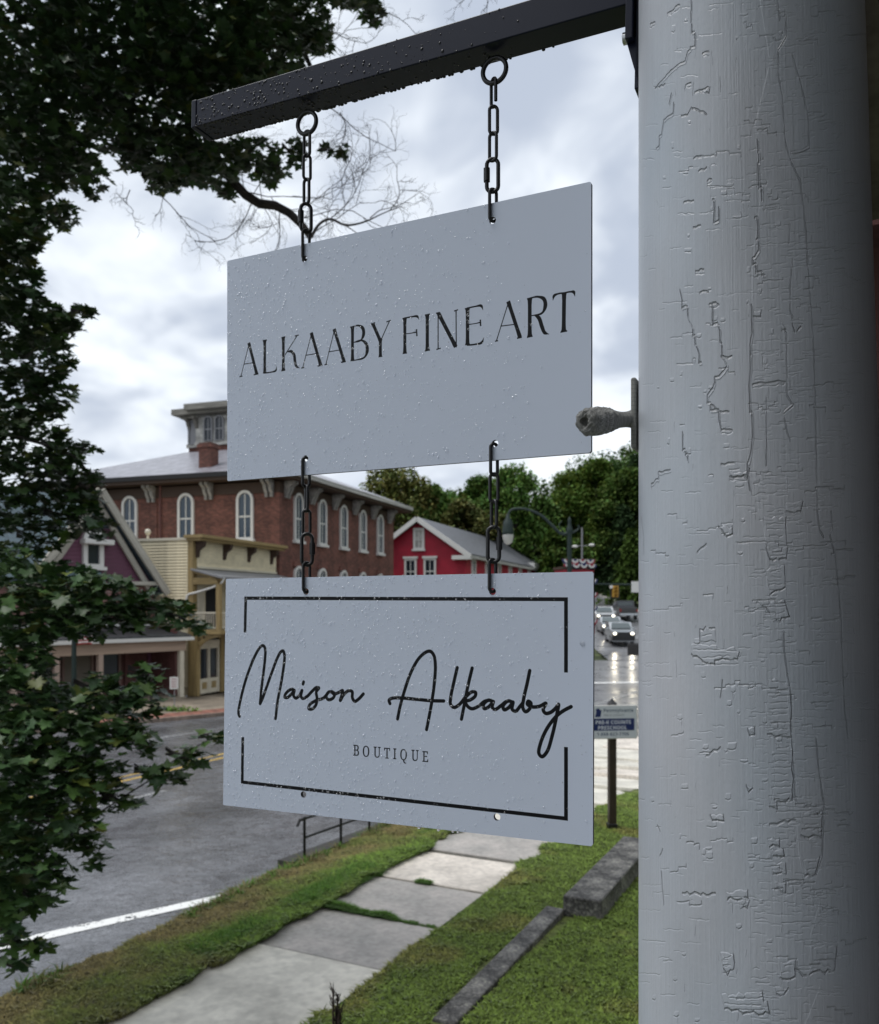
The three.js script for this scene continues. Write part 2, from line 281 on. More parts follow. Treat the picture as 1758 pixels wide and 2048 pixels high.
// bed under the slabs and the slabs themselves
const path = new THREE.Group(); path.name = 'footpath'; scene.add(path); tag(path, 'concrete slab footpath with grassy joints', null, null, 'structure');
mesh('bed', sheet(2, 60, (u, v) => { const s = -9 + v * 25, q = sp(s, -1.4 + u * 1.45); q.y = nearY(-q.z) - 0.025; return q; }), M.lawn, path);
function slab(s0, s1, p0, p1, mat, lift = 0, tilt = 0) {
  const a = sp((s0 + s1) / 2, (p0 + p1) / 2), L = s1 - s0, W = p1 - p0, ya = nearY(-sp(s0, p1).z), yb = nearY(-sp(s1, p0).z);
  const g = boxUV(new RoundedBoxGeometry(W, 0.12, L, 2, 0.014)), m = mesh('slab', g, mat, path);
  m.position.set(a.x, (ya + yb) / 2 - 0.052 + lift, a.z); m.rotation.y = Math.atan2(-DIR.x, -DIR.z); m.rotateX((yb - ya) / L + tilt); return m;
}
slab(-7.4, -4.1, -1.37, 0.0, M.slabPale); slab(-4.08, -0.01, -1.38, 0.0, M.slabPale, 0.006);
slab(0.015, 0.96, -1.33, 0.0, M.slabGrey, -0.004, 0.004); slab(1.0, 1.98, -1.3, 0.01, M.slabGrey, 0.0, -0.004);
slab(2.02, 3.02, -1.36, 0.02, M.slabWhite, 0.004); slab(3.06, 4.6, -1.37, 0.03, M.slabGrey, 0.03, 0.004);
{ let s = 4.63; const mats = [M.slabPale, M.slabPale, M.slabPale, M.slabWhite]; for (let i = 0; i < 7; i++) { slab(s, s + 1.764, -1.37, 0.25, mats[i % 4], 0.01); s += 1.77; } }
for (let i = 0; i < 5; i++) for (let j = 0; j < 3; j++) slab(7.2 + i * 2.4, 7.2 + i * 2.4 + 2.392, -1.4 - (j + 1) * 1.6, -1.4 - j * 1.6 - 0.02, [M.slabPale, M.slabPale, M.slabWhite][(i * 2 + j) % 3], 0.0);
{ // long low stones and one raised block beside the footpath
  const e = thing('stone_edging', 'row of dark weathered edging stones in the grass, ending in a raised block', 'stone edging', sp(1.75, 0.8)); e.userData.kind = 'structure';
  const yaw = Math.atan2(-DIR.x, -DIR.z), o = e.position;
  const stone = (s0, s1, p0, p1, top, depth, seed) => {
    const r = rng(seed), g = new RoundedBoxGeometry(p1 - p0, depth, s1 - s0, 3, 0.018), ps = g.attributes.position;
    for (let i = 0; i < ps.count; i++) { const x = ps.getX(i), y = ps.getY(i), z = ps.getZ(i), k = 0.014; ps.setXYZ(i, x + k * (fbm(z * 5 + seed, y * 9, 3, 0, seed) - 0.5) * 2, y + k * (fbm(x * 8 + seed, z * 5, 3, 0, seed + 1) - 0.5), z + k * (fbm(x * 9, y * 9 + seed, 3, 0, seed + 2) - 0.5)); }
    g.computeVertexNormals();
    const c = sp((s0 + s1) / 2, (p0 + p1) / 2), m = mesh('stone', boxUV(g), M.stone, e);
    m.position.set(c.x - o.x, top - depth / 2, c.z - o.z); m.rotation.y = yaw + rr(-0.01, 0.01, r);
    return m;
  };
  stone(1.75, 4.0, 0.84, 1.2, 0.2, 0.32, 3);
  stone(-0.62, 1.78, 0.69, 0.87, 0.07, 0.2, 4); stone(-3.0, -0.66, 0.7, 0.905, 0.045, 0.2, 5); stone(-5.4, -3.03, 0.69, 0.9, 0.045, 0.2, 6);
}
// grass: tufts of bent blades
function tuftGeo(seed, blades, h) {
  const r = rng(seed), pos = [], nor = [];
  for (let b = 0; b < blades; b++) {
    const a = r() * 6.283, d = r() * 0.012, bx0 = Math.cos(a) * d, bz0 = Math.sin(a) * d, w = 0.0022 + r() * 0.0018, L = h * (0.6 + 0.6 * r()), lean = (0.25 + r() * 0.9) * L, ax = Math.cos(a + r() - 0.5), az = Math.sin(a + r() - 0.5), sx = -az * w, sz = ax * w;
    const P = [[bx0 - sx, 0, bz0 - sz], [bx0 + sx, 0, bz0 + sz], [bx0 + ax * lean * 0.35 + sx, L * 0.62, bz0 + az * lean * 0.35 + sz], [bx0 + ax * lean * 0.35 - sx, L * 0.62, bz0 + az * lean * 0.35 - sz], [bx0 + ax * lean, L * (1 - 0.25 * lean / L), bz0 + az * lean]];
    for (const t of [[0, 1, 2], [0, 2, 3], [3, 2, 4]]) for (const k of t) { pos.push(...P[k]); nor.push(-ax * 0.4, 0.9, -az * 0.4); }
  }
  const g = new THREE.BufferGeometry(); g.setAttribute('position', new THREE.Float32BufferAttribute(pos, 3)); g.setAttribute('normal', new THREE.Float32BufferAttribute(nor, 3)); return g;
}
M.blade = phy({ color: C(1, 1, 1), roughness: 0.7, transmission: 0.3, specularIntensity: 0.3 });
function scatter(name, label, count, geo, place) {
  const m = new THREE.InstancedMesh(geo, M.blade, count), q = new THREE.Object3D(); let n = 0;
  for (let i = 0; i < count * 3 && n < count; i++) { const t = place(); if (!t) continue; q.position.copy(t.p); q.rotation.set(0, R() * 6.283, 0); q.scale.setScalar(t.k); q.updateMatrix(); m.setMatrixAt(n, q.matrix); m.setColorAt(n, t.c); n++; }
  m.count = n; m.name = numbered(name); m.castShadow = m.receiveShadow = true; scene.add(m); return tag(m, label, 'grass', null, 'stuff');
}
const lawnTuft = tuftGeo(1, 7, 0.042), longTuft = tuftGeo(2, 7, 0.085);
scatter('lawn_grass', 'green lawn grass right of the footpath and round the edging stones', 150000, lawnTuft, () => {
  const s = rr(-2.6, 7.5), p = rr(0.0, 1) ** 1.15 * 4.2; if (p > 0.66 && p < 0.9 && s < 1.78) return null; if (p > 0.84 && p < 1.2 && s > 1.75 && s < 4) return null;
  const q = sp(s, p + (fbm(s * 3, 5, 2, 0, 71) - 0.5) * 0.18, 0), n = fbm(q.x * 1.6 + 9, q.z * 1.6, 4, 0, 73); q.y = lawnY(s, p) - 0.004;
  const b = rr(0.4, 1.75), dry = sst(0.54, 0.74, n) * 0.8;
  return { p: q, k: rr(0.45, 1.0) * (p < 0.25 ? 1.25 : 1) * (0.7 + 0.9 * fbm(q.x * 5 + 3, q.z * 5, 3, 0, 74)), c: C(mix(0.172, 0.25, dry) * b, mix(0.245, 0.235, dry) * b, mix(0.046, 0.066, dry) * b) };
});
scatter('verge_grass', 'olive and straw grass on the verge left of the footpath', 90000, lawnTuft, () => {
  const s = rr(-3.6, 6), p = -1.24 - 1.8 * R(), q = sp(s, p + (fbm(s * 2.3, 1, 3, 0, 75) - 0.5) * 0.24); q.y = vergeY(s, p) - 0.004;
  const green = clamp(0.0 + sst(-2.1, -1.35, p) * 1.15 * sst(-2.6, 0.0, s) + (fbm(q.x * 2.4, q.z * 2.4, 4, 0, 76) - 0.5) * 1.9), b = rr(0.4, 1.6);
  return { p: q, k: rr(0.5, 1.1) * (1 + 0.4 * green) * (0.65 + 0.8 * fbm(q.x * 5 + 7, q.z * 5, 3, 0, 72)), c: C(mix(0.265, 0.165, green) * b, mix(0.22, 0.255, green) * b, mix(0.088, 0.04, green) * b) };
});
scatter('joint_weeds', 'bright green weeds in the slab joints and along the footpath edge', 9000, longTuft, () => {
  const k = R(); let s, p, y = 0.0, size = rr(0.5, 1), straw = 0;
  if (k < 0.2) { s = 0.98 + rr(-0.03, 0.03); p = -1.4 + 1.4 * R() ** 1.7; const d = fbm(p * 5 + 9, 2, 3, 0, 78); if (R() > sst(0.3, 0.62, d) + 0.15) return null; s += 0.05 * (d - 0.5); size *= mix(1.05, 0.35, (p + 1.4) / 1.4) * (0.5 + d); }
  else if (k < 0.3) { s = 2.0 + rr(-0.03, 0.03); p = -1.4 + 0.75 * R() ** 1.4; const d = fbm(p * 6 + 3, 8, 3, 0, 79); if (R() > sst(0.35, 0.6, d)) return null; size *= 0.45 + 0.6 * d; }
  else if (k < 0.75) { s = rr(-0.6, 4.6); p = -1.28 - 0.34 * R() ** 1.4; size *= 1.15; if (fbm(s * 1.7, 3, 2, 0, 77) < 0.4) return null; }
  else if (k < 0.88) { s = rr(-2.5, 6); p = 0.01 + 0.14 * R(); size *= 0.9; }
  else { s = rr(-3.4, 4.6); p = -2.25 - 0.3 * R(); size *= rr(0.8, 1.9); straw = R() < 0.6 ? 1 : 0; if (fbm(s * 2.2, 6, 2, 0, 69) < 0.42) return null; }
  const q = sp(s, p, y), b = rr(0.7, 1.4); if (p < -1.36) q.y = vergeY(s, p); return { p: q, k: size, c: straw ? C(0.2 * b, 0.175 * b, 0.075 * b) : C(0.095 * b, 0.2 * b, 0.025 * b) };
});

// ---------------------------------------------------------------- buildings of the far side
const GRID = Math.atan2(0.948, 0.319), CA = Math.cos(GRID), SA = Math.sin(GRID);   // local x runs up the street, local z towards it
const face = (px, cx, cD) => { const k = (px - PX) / F; return (k * cD - cx) / (CA - k * SA); };   // distance along a street front seen at a photo column
function archPts(w, h, n = 10) { const p = [[-w / 2, 0], [w / 2, 0]]; for (let i = 0; i <= n; i++) { const a = i / n * Math.PI; p.push([Math.cos(a) * w / 2, h - w / 2 + Math.sin(a) * w / 2]); } return p; }
const flatPts = (w, h) => [[-w / 2, 0], [w / 2, 0], [w / 2, h], [-w / 2, h]];
function ringPrism(outer, inner, depth) { const s = shapeOf(outer); s.holes.push(new THREE.Path(inner.map(([x, y]) => new THREE.Vector2(x, y)))); return new THREE.ExtrudeGeometry(s, { depth, bevelEnabled: false, curveSegments: 8 }); }
// a window: frame with pane, muntins and sill; its own +z looks out of the wall
function windowOn(parent, w, h, { arch = true, fw = 0.16, frame = M.white, pane = M.glassBlue, bars = true, sill = true, depth = 0.14, hood = false } = {}, pos, turn) {
  const out = arch ? archPts(w, h) : flatPts(w, h), inn = (arch ? archPts(w - 2 * fw, h - fw - fw * 0.6) : flatPts(w - 2 * fw, h - fw - fw * 0.6)).map(([x, y]) => [x, y + fw * 0.6]);
  const f = mesh('window', ringPrism(out, inn, depth), frame, parent); f.position.set(...pos); f.rotation.y = turn;
  mesh('pane', prism(inn, 0.02).translate(0, 0, depth * 0.25), pane, f);
  if (bars) { const iw = w - 2 * fw, ih = h - fw; mesh('muntin', [bx(-0.03, 0.03, fw * 0.6, ih - 0.02, depth * 0.32, depth * 0.6), bx(-iw / 2, iw / 2, ih * 0.47, ih * 0.47 + 0.09, depth * 0.33, depth * 0.66)], frame, f); }
  if (sill) mesh('sill', bx(-w / 2 - 0.1, w / 2 + 0.1, -0.16, -0.002, 0, depth + 0.1), frame, f);
  if (hood) mesh('hood', bx(-w / 2 - 0.12, w / 2 + 0.12, h + 0.002, h + 0.2, 0, depth + 0.08), frame, f);
  return f;
}
const LX = -Math.PI / 2;                                     // turn of a window that looks along -x

{ // brick block with cupola
  const cx = -9.44, cD = 50, gy = roadY(50) + 0.1, b = thing('brick_building', 'large red brick block with bracketed eaves, arched windows and a rooftop cupola', 'building', [cx, gy, -cD], GRID);
  const yc = (h) => EYE + h - gy, L = 18.2, W = 17, top = yc(7.35), eo = 1.1;
  mesh('wall', bx(0, L, -0.5, top, -W, 0), M.brick, b, { uv: true });
  for (const [z0, z1] of [[-0.5, 0.06], [-8.9, -8.5], [-W - 0.02, -W + 0.4]]) mesh('corner_pier', bx(-0.06, 0.45, -0.4, top - 0.63, z0, z1), M.brick, b, { uv: true });
  mesh('frieze', [bx(-0.1, L + 0.1, top - 0.62, top + 0.02, -W - 0.1, 0.1)], M.darkWood, b);
  // roof with eaves: a hipped deck
  const e0 = yc(7.45), e1 = yc(7.95), dk = yc(10.75), i0 = 6.2, roofPts = [];
  const hip = new THREE.BufferGeometry(), A = [[-eo, e1, eo], [L + eo, e1, eo], [L + eo, e1, -W - eo], [-eo, e1, -W - eo]], B = [[i0, dk, -i0], [L - i0, dk, -i0], [L - i0, dk, -W + i0], [i0, dk, -W + i0]];
  for (let i = 0; i < 4; i++) { const j = (i + 1) % 4; roofPts.push(...A[i], ...A[j], ...B[j], ...A[i], ...B[j], ...B[i]); }
  roofPts.push(...B[0], ...B[1], ...B[2], ...B[0], ...B[2], ...B[3]);
  hip.setAttribute('position', new THREE.Float32BufferAttribute(roofPts, 3)); hip.computeVertexNormals();
  const roof = mesh('roof', boxUV(hip), M.slateRoof, b);
  mesh('eave', bx(-eo, L + eo, e0 + 0.02, e1 - 0.01, -W - eo, eo), M.darkWood, roof);
  mesh('gutter', [bx(-eo - 0.12, L + eo + 0.12, e1 - 0.3, e1 - 0.02, eo, eo + 0.12)], M.dirtyWhite, roof);
  mesh('gutter', [bx(-eo - 0.12, -eo, e1 - 0.3, e1 - 0.02, -W - eo, eo)], M.dark, roof);
  const scroll = (d, h) => prism([[0, 0], [d, 0], [d, -h * 0.16], [d * 0.62, -h * 0.3], [d * 0.42, -h * 0.62], [d * 0.26, -h * 0.78], [d * 0.22, -h], [0, -h]], 0.2);
  const bg = scroll(0.66, 1.0), bm = std({ map: mottled(0.24, 0.23, 0.215, 0.5, 1, 36), roughness: 0.7 });
  for (let i = 0; i <= 6; i++) for (const k of [-0.22, 0.12]) { const m = mesh('bracket', bg, bm, b); m.position.set(Math.max(0.3, Math.min(L - 0.3, 0.65 + i * 3.25 - 0.0)) + k - (i ? 0 : 0), e0, 0.1); m.rotation.y = -Math.PI / 2; m.position.x += 0.2; if (i > 5) m.visible = true; if (0.65 + i * 3.25 > L) b.remove(m); }
  for (let i = 0; i <= 4; i++) for (const k of [-0.22, 0.12]) { const m = mesh('bracket', bg, bm, b); m.position.set(-0.1, e0, -(0.3 + i * 4.14) + k - 0.1); m.rotation.y = Math.PI; if (i * 4.14 + 0.3 > W) b.remove(m); }
  for (let i = 0; i < 5; i++) {
    windowOn(b, 1.12, 2.95, {}, [2.3 + i * 3.25, yc(4.02), 0.0], 0);
    windowOn(b, 1.12, 2.3, {}, [2.3 + i * 3.25, yc(0.2), 0.0], 0);
    mesh('window_cap', prism([[-0.68, 0], [0.68, 0], [0.6, 0.3], [0.3, 0.46], [-0.3, 0.46], [-0.6, 0.3]], 0.12).translate(2.3 + i * 3.25, yc(2.42), 0), M.brick, b, { uv: true });
  }
  for (let i = 0; i < 4; i++) windowOn(b, 1.15, 2.9, {}, [0.0, yc(4.03), -(2.25 + i * 4.13)], LX);
  // cupola
  const cu = mesh('cupola', (() => { const c = [L / 2, -W / 2 - 0.1], w = 2.4; b.userData.cu = c; return [bx(c[0] - w, c[0] + w, yc(11.15), yc(13.35), c[1] - w, c[1] + w), bx(c[0] - w - 0.35, c[0] + w + 0.35, yc(11.15), yc(13.35), c[1] - 1.5, c[1] + 1.5), bx(c[0] - 1.5, c[0] + 1.5, yc(11.15), yc(13.35), c[1] - w - 0.35, c[1] + w + 0.35)]; })(), M.dirtyWhite, b);
  const [ux, uz] = b.userData.cu; delete b.userData.cu;
  mesh('base', [bx(ux - 2.35, ux + 2.35, yc(8.5), yc(11.14), uz - 2.35, uz + 2.35), bx(ux - 2.7, ux + 2.7, yc(8.5), yc(11.14), uz - 1.45, uz + 1.45)], M.brick, cu, { uv: true });
  mesh('sill_band', [bx(ux - 2.47, ux + 2.47, yc(11.15), yc(11.4), uz - 2.47, uz + 2.47), bx(ux - 2.82, ux + 2.82, yc(11.152), yc(11.4), uz - 1.57, uz + 1.57)], M.dirtyWhite, cu);
  mesh('cornice', [bx(ux - 3.2, ux + 3.2, yc(13.35), yc(13.75), uz - 3.2, uz + 3.2), bx(ux - 3.6, ux + 3.6, yc(13.55), yc(13.95), uz - 1.9, uz + 1.9), bx(ux - 2.75, ux + 2.75, yc(13.15), yc(13.345), uz - 2.75, uz + 2.75)], std({ map: mottled(0.2, 0.19, 0.165, 0.3, 1, 33), roughness: 0.7 }), cu);
  for (const dz of [-0.45, 0.45]) windowOn(cu, 0.72, 1.75, { frame: M.grey, fw: 0.09, pane: M.glass, sill: false }, [ux - 2.75, yc(11.45), uz + dz], LX);
  for (const dz of [-1.93, 1.93]) windowOn(cu, 0.75, 1.7, { frame: M.grey, fw: 0.1, pane: M.grey, sill: false, bars: false }, [ux - 2.4, yc(11.35), uz + dz], LX);
  for (const dz of [-2.25, -1.4, 1.4, 2.25]) { const m = mesh('bracket', scroll(0.55, 0.75), std({ color: C(0.16, 0.15, 0.13) }), cu); m.position.set(ux - (Math.abs(dz) > 2 ? 2.4 : 2.75), yc(13.15), uz + dz - 0.1); m.rotation.y = Math.PI; m.position.z += 0.2; }
  mesh('chimney', [bx(0.35, 1.2, yc(7.9), yc(10.05), -5.75, -4.9), bx(0.27, 1.28, yc(9.75), yc(9.95), -5.83, -4.82)], M.chimney, b, { uv: true });
  mesh('downpipe', cyl(-0.12, 0, e0, -8.2, 0.06), M.maroon, b);
}
{ // cream shop with ochre trim
  const cx = -12.2, cD = 42, gy = roadY(38) + 0.14, b = thing('cream_shop', 'cream clapboard shop with ochre trim, balcony and bracketed parapet', 'building', [cx, gy, -cD], GRID);
  const yc = (h) => EYE + h - gy, L = 8.1, W = 9, H = yc(3.4);
  mesh('wall', [bx(0.05, L, 0, H - 0.1, -W, 0)], M.cream, b);
  const n = Math.round(H / 0.15), bg = boxUV(prism([[0, 0], [0.085, 0], [0.02, 0.14], [0, 0.14]], W - 0.25));
  for (let i = 3; i < n; i++) { const m = mesh('siding_board', bg, M.cream, b); m.position.set(0.05, i * H / n, -0.25); m.rotation.y = Math.PI; }
  mesh('corner_board', [bx(-0.06, 0.28, 0, H - 0.05, -0.24, 0.06)], M.ochre, b);
  mesh('coping', bx(-0.06, 0.4, H - 0.1, H + 0.02, -W, -0.3), M.offWhite, b);
  const corn = mesh('cornice', [bx(-0.25, L + 0.2, H - 0.02, H + 0.14, -0.35, 0.75), bx(-0.15, L + 0.1, H - 0.16, H - 0.02, -0.25, 0.6)], M.ochre, b);
  for (const t of [0.15, 2.55, 4.95, 7.4]) { const m = mesh('bracket', prism([[0, 0], [0.5, 0], [0.45, -0.25], [0.15, -0.45], [0.08, -0.8], [0, -0.8]], 0.22), M.darkWood, corn); m.position.set(t + 0.22, H - 0.16, 0.06); m.rotation.y = -Math.PI / 2; }
  mesh('parapet', [bx(0.28, L, yc(2.0), H - 0.16, 0, 0.06)], M.cream, b);
  for (let i = 1; i < 7; i++) mesh('parapet_board', boxUV(bx(0.3, L, yc(2.0) + i * 0.17, yc(2.0) + i * 0.17 + 0.15, 0.06, 0.075)), M.cream, b);
  mesh('parapet_sill', bx(0.28, L + 0.05, yc(1.9), yc(2.0), 0, 0.12), M.offWhite, b);
  const pr = mesh('porch_roof', prism([[0, yc(1.88)], [0, yc(1.8)], [1.75, yc(1.36)], [1.75, yc(1.46)]], L + 0.4).rotateY(-Math.PI / 2).translate(L + 0.2, 0, 0), M.grey, b);
  mesh('rafter', [bar(V(0, yc(1.74), 0.05), V(0, yc(1.34), 1.7), 0.1, 0.16)], M.ochre, pr);
  mesh('beam', [bx(-0.05, 0.12, yc(1.1), yc(1.42), 0.05, 1.6), bx(-0.05, L, yc(1.12), yc(1.34), 1.42, 1.6)], M.ochre, b);
  const postX = [0.02, 2.7, 5.4, 8.0];
  for (const t of postX) mesh('post', bx(t - 0.1, t + 0.12, yc(-1.15), yc(1.12), 1.38, 1.6), M.ochre, b);
  mesh('balcony_floor', [bx(-0.1, L, yc(-1.36), yc(-1.14), 0.0, 1.66)], M.ochre, b);
  const rl = mesh('balcony_rail', [bx(-0.03, 0.05, yc(-0.35), yc(-0.27), 0.08, 1.4), bx(-0.03, 0.05, yc(-1.08), yc(-1.02), 0.08, 1.4), bx(0.1, L, yc(-0.35), yc(-0.27), 1.46, 1.54), bx(0.1, L, yc(-1.08), yc(-1.02), 1.46, 1.54)], M.offWhite, b);
  for (let z = 0.16; z < 1.36; z += 0.13) mesh('baluster', cyl(0.01, yc(-1.02), yc(-0.35), z, 0.026, 0.026, 6), M.offWhite, rl);
  for (let x = 0.25; x < 2.6; x += 0.14) mesh('baluster', cyl(x, yc(-1.02), yc(-0.35), 1.5, 0.026, 0.026, 6), M.offWhite, rl);
  mesh('upper_door', bx(1.1, 2.3, yc(-1.12), yc(0.95), 0.0, 0.04), M.dark, b); mesh('upper_panel', bx(0.35, 0.95, yc(-1.12), yc(1.05), 0.0, 0.05), M.offWhite, b);
  mesh('upper_window', bx(3.2, 5, yc(-0.6), yc(0.95), 0.0, 0.05), M.glass, b);
  // arched bracket that carries the balcony, with a pierced fret
  const arc = []; for (let i = 0; i <= 10; i++) { const a = i / 10 * Math.PI / 2; arc.push([1.55 - 1.35 * Math.cos(Math.PI / 2 - a) * 1, yc(-1.36) - 1.25 + 1.25 * Math.sin(Math.PI / 2 - a + 0) * 1]); }
  const ar = [[0.06, yc(-1.37)], [1.55, yc(-1.37)], [1.55, yc(-1.47)]]; for (let i = 0; i <= 10; i++) { const a = i / 10 * Math.PI / 2; ar.push([1.55 - 1.4 * Math.sin(a), yc(-1.5) - 1.15 * (1 - Math.cos(a))]); } ar.push([0.06, yc(-2.7)]);
  const fr = mesh('bracket_arch', (() => { const s = shapeOf(ar); for (const [hx, hy, hr] of [[0.35, -1.62, 0.1], [0.62, -1.52, 0.07], [0.28, -1.95, 0.07]]) { const h = new THREE.Path(); h.absarc(hx, yc(hy), hr, 0, Math.PI * 2, true); s.holes.push(h); } return new THREE.ExtrudeGeometry(s, { depth: 0.1, bevelEnabled: false, curveSegments: 8 }).rotateY(-Math.PI / 2).translate(0.12, 0, 0); })(), M.ochre, b);
  mesh('lower_post', [bx(-0.06, 0.2, 0, yc(-1.37), 0.06, 0.3)], M.ochre, b); for (const t of postX.slice(1)) mesh('lower_post', bx(t - 0.1, t + 0.12, 0, yc(-1.36), 1.38, 1.6), M.ochre, b);
  // shopfront
  mesh('shopfront', [bx(0.3, L - 0.1, 0, yc(-1.4), 0.0, 0.03)], M.dark, b);
  const doors = mesh('double_door', [bx(0.35, 0.45, 0.05, 2.55, 0.03, 0.14), bx(1.17, 1.3, 0.05, 2.55, 0.03, 0.14), bx(2.02, 2.14, 0.05, 2.55, 0.03, 0.14), bx(0.35, 2.14, 2.5, 2.72, 0.03, 0.16), bx(0.45, 2.02, 0.05, 0.8, 0.03, 0.12), bx(0.45, 2.02, 2.3, 2.5, 0.03, 0.12)], M.offWhite, b);
  for (const x of [0.62, 1.45]) { mesh('door_glass', bx(x, x + 0.4, 0.82, 2.28, 0.03, 0.07), M.glass, doors); mesh('door_panel', bx(x, x + 0.4, 0.28, 0.62, 0.12, 0.135), M.ochre, doors); }
  mesh('transom', bx(0.45, 2.1, 2.74, 3.0, 0.03, 0.07), M.glass, b);
  mesh('pilaster', bx(2.2, 2.5, 0, 3.1, 0.03, 0.2), M.ochre, b); mesh('pilaster', bx(2.62, 2.78, 0, 2.9, 0.03, 0.16), M.offWhite, b);
  const dw = mesh('display_window', [bx(2.8, 5.6, 0, 0.16, 0.03, 0.2), bx(2.8, 5.6, 0.66, 0.82, 0.03, 0.2), bx(2.8, 5.6, 2.6, 2.78, 0.03, 0.2)], M.offWhite, b);
  mesh('pane', bx(2.8, 5.6, 0.83, 2.59, 0.04, 0.09), M.glass, dw); mesh('stall_riser', bx(2.8, 5.6, 0.17, 0.65, 0.04, 0.14), M.ochre, dw);
  // white downpipe from the porch gutter back to the wall
  mesh('downpipe', taper([V(0.1, yc(1.44), 1.72), V(0.05, yc(1.25), 1.7), V(0.0, yc(1.05), 1.45), V(-0.06, yc(0.7), 0.3), V(-0.08, yc(0.55), -0.25), V(-0.08, yc(0.2), -0.3)], [0.055], 8), M.white, b);
  mesh('roof_vent', [cyl(0.6, H, H + 0.35, -3.1, 0.06), new THREE.SphereGeometry(0.16, 10, 8).translate(0.6, H + 0.42, -3.1)], M.offWhite, b);
}
{ // purple house with the shop porch
  const th = Math.atan2(0.79, 0.613), gy = roadY(36) + 0.13, P = V(-12.4, gy, -41), b = thing('purple_house', 'steep gabled house with plum siding above a porch of shopfronts', 'house', P, th);
  const yc = (h) => EYE + h - gy;                             // local x to the right along the porch (0 at its right end), z towards the street
  const PO = -13;
  // shop recess and porch
  mesh('shop_wall', bx(PO, -0.1, 0, yc(1.2), -9.5, -2.2), M.maroon, b);
  mesh('end_panel', bx(-1.75, -0.25, 0.15, yc(-1.6), -2.2, -2.1), M.maroon, b);
  const shops = [[-12.4, -10.4], [-9.9, -8.6], [-8.3, -7.3], [-6.9, -5.4], [-4.9, -3.4], [-3.2, -2.0]];
  shops.forEach(([a, c], i) => { const w = mesh('shop_window', [bx(a, c, 0.5, 0.62, -2.2, -2.05), bx(a, c, yc(-2.0), yc(-1.86), -2.2, -2.05), bx(a, a + 0.1, 0.62, yc(-2.0), -2.2, -2.05), bx(c - 0.1, c, 0.62, yc(-2.0), -2.2, -2.05)], std({ color: C(0.2, 0.13, 0.11), roughness: 0.6 }), b); mesh('pane', bx(a + 0.1, c - 0.1, 0.62, yc(-2.0), -2.18, -2.14), i === 4 ? std({ color: C(0.19, 0.17, 0.14) }) : M.glass, w); });
  mesh('side_panel', bx(-0.32, -0.2, 0.1, yc(-0.95), -2.2, -0.12), M.maroon, b);
  mesh('porch_floor', bx(PO, 0.1, -0.3, 0.06, -2.2, 0.1), M.farConcrete, b);
  const proof = mesh('porch_roof', prism([[-2.4, yc(-0.85)], [-2.4, yc(-0.97)], [0.25, yc(-1.5)], [0.25, yc(-1.38)]], 13.5).rotateY(-Math.PI / 2).translate(0.35, 0, 0), M.darkRoof, b);
  mesh('gutter', bx(PO, 0.4, yc(-1.62), yc(-1.46), 0.22, 0.4), M.white, proof);
  mesh('fascia', bx(PO, 0.1, yc(-2.12), yc(-1.62), 0.0, 0.14), std({ map: mottled(0.33, 0.24, 0.18, 0.2, 2, 34), roughness: 0.6 }), proof);
  for (const x of [-0.1, -4.3, -6.3, -7.4, -8.1, -9.0, -11.5]) mesh('porch_post', bx(x - 0.11, x + 0.11, 0, yc(-2.1), -0.1, 0.12), x === -0.1 ? M.offWhite : std({ color: C(0.36, 0.27, 0.22), roughness: 0.6 }), b);
  mesh('pole_sign_frame', [bx(-0.02, 0.02, 0, 0.1, 0.3, 0.34)], M.grey, b);
  mesh('band', bx(PO, -0.35, yc(-1.06), yc(-0.8), -2.2, -2.0), M.white, b);
  // upper storey and gables
  const gz = -2.05, ax = -3.35, aY = yc(5.35), eY = yc(1.15), hw = 3.15;
  mesh('upper_wall', bx(PO + 0.5, -0.3, yc(-0.8), yc(1.25), -9, gz - 0.02), M.pink, b);
  for (let i = 0; i < 12; i++) mesh('siding_board', bx(ax - 3.0, ax + 3.0, yc(-0.78) + i * 0.16, yc(-0.78) + i * 0.16 + 0.14, gz, gz + 0.025), M.pink, b);
  const gable = mesh('gable_wall', prism([[ax - hw + 0.15, eY], [ax + hw - 0.15, eY], [ax, aY - 0.25]], 6).translate(0, 0, gz - 6), M.purple, b);
  for (let i = 0; i < 20; i++) { const y0 = eY + 0.05 + i * 0.19, k = 1 - (y0 + 0.17 - eY) / (aY - eY); if (k > 0.08) mesh('siding_board', bx(ax - (hw - 0.3) * k, ax + (hw - 0.3) * k, y0, y0 + 0.165, gz, gz + 0.03), i > 12 ? M.tealRoof : M.purple, gable); }
  const sl = Math.atan2(aY - eY, hw), groof = mesh('gable_roof', (() => { const o = []; for (const s of [-1, 1]) o.push(bar(V(ax + s * (hw + 0.35), eY - 0.47, gz - 2.6), V(ax, aY + 0.02, gz - 2.6), 6.2, 0.14, V(-s * Math.sin(sl), Math.cos(sl), 0))); return o; })(), M.tealRoof, b, { uv: true });
  const stoneTrim = std({ map: mottled(0.36, 0.34, 0.29, 0.25, 1, 35), roughness: 0.6 });
  for (const s of [-1, 1]) { mesh('bargeboard', [bar(V(ax + s * (hw + 0.42), eY - 0.52, gz + 0.55), V(ax + s * 0.02, aY + 0.02, gz + 0.55), 0.14, 0.34, V(0, 1, 0)), bar(V(ax + s * (hw - 0.25), eY - 0.5, gz + 0.2), V(ax + s * 0.02, aY - 0.48, gz + 0.2), 0.14, 0.26, V(0, 1, 0))], stoneTrim, groof); }
  mesh('gable_cornice', bx(ax + 1.2, ax + hw + 0.3, eY - 0.12, eY + 0.06, gz, gz + 0.5), stoneTrim, b);
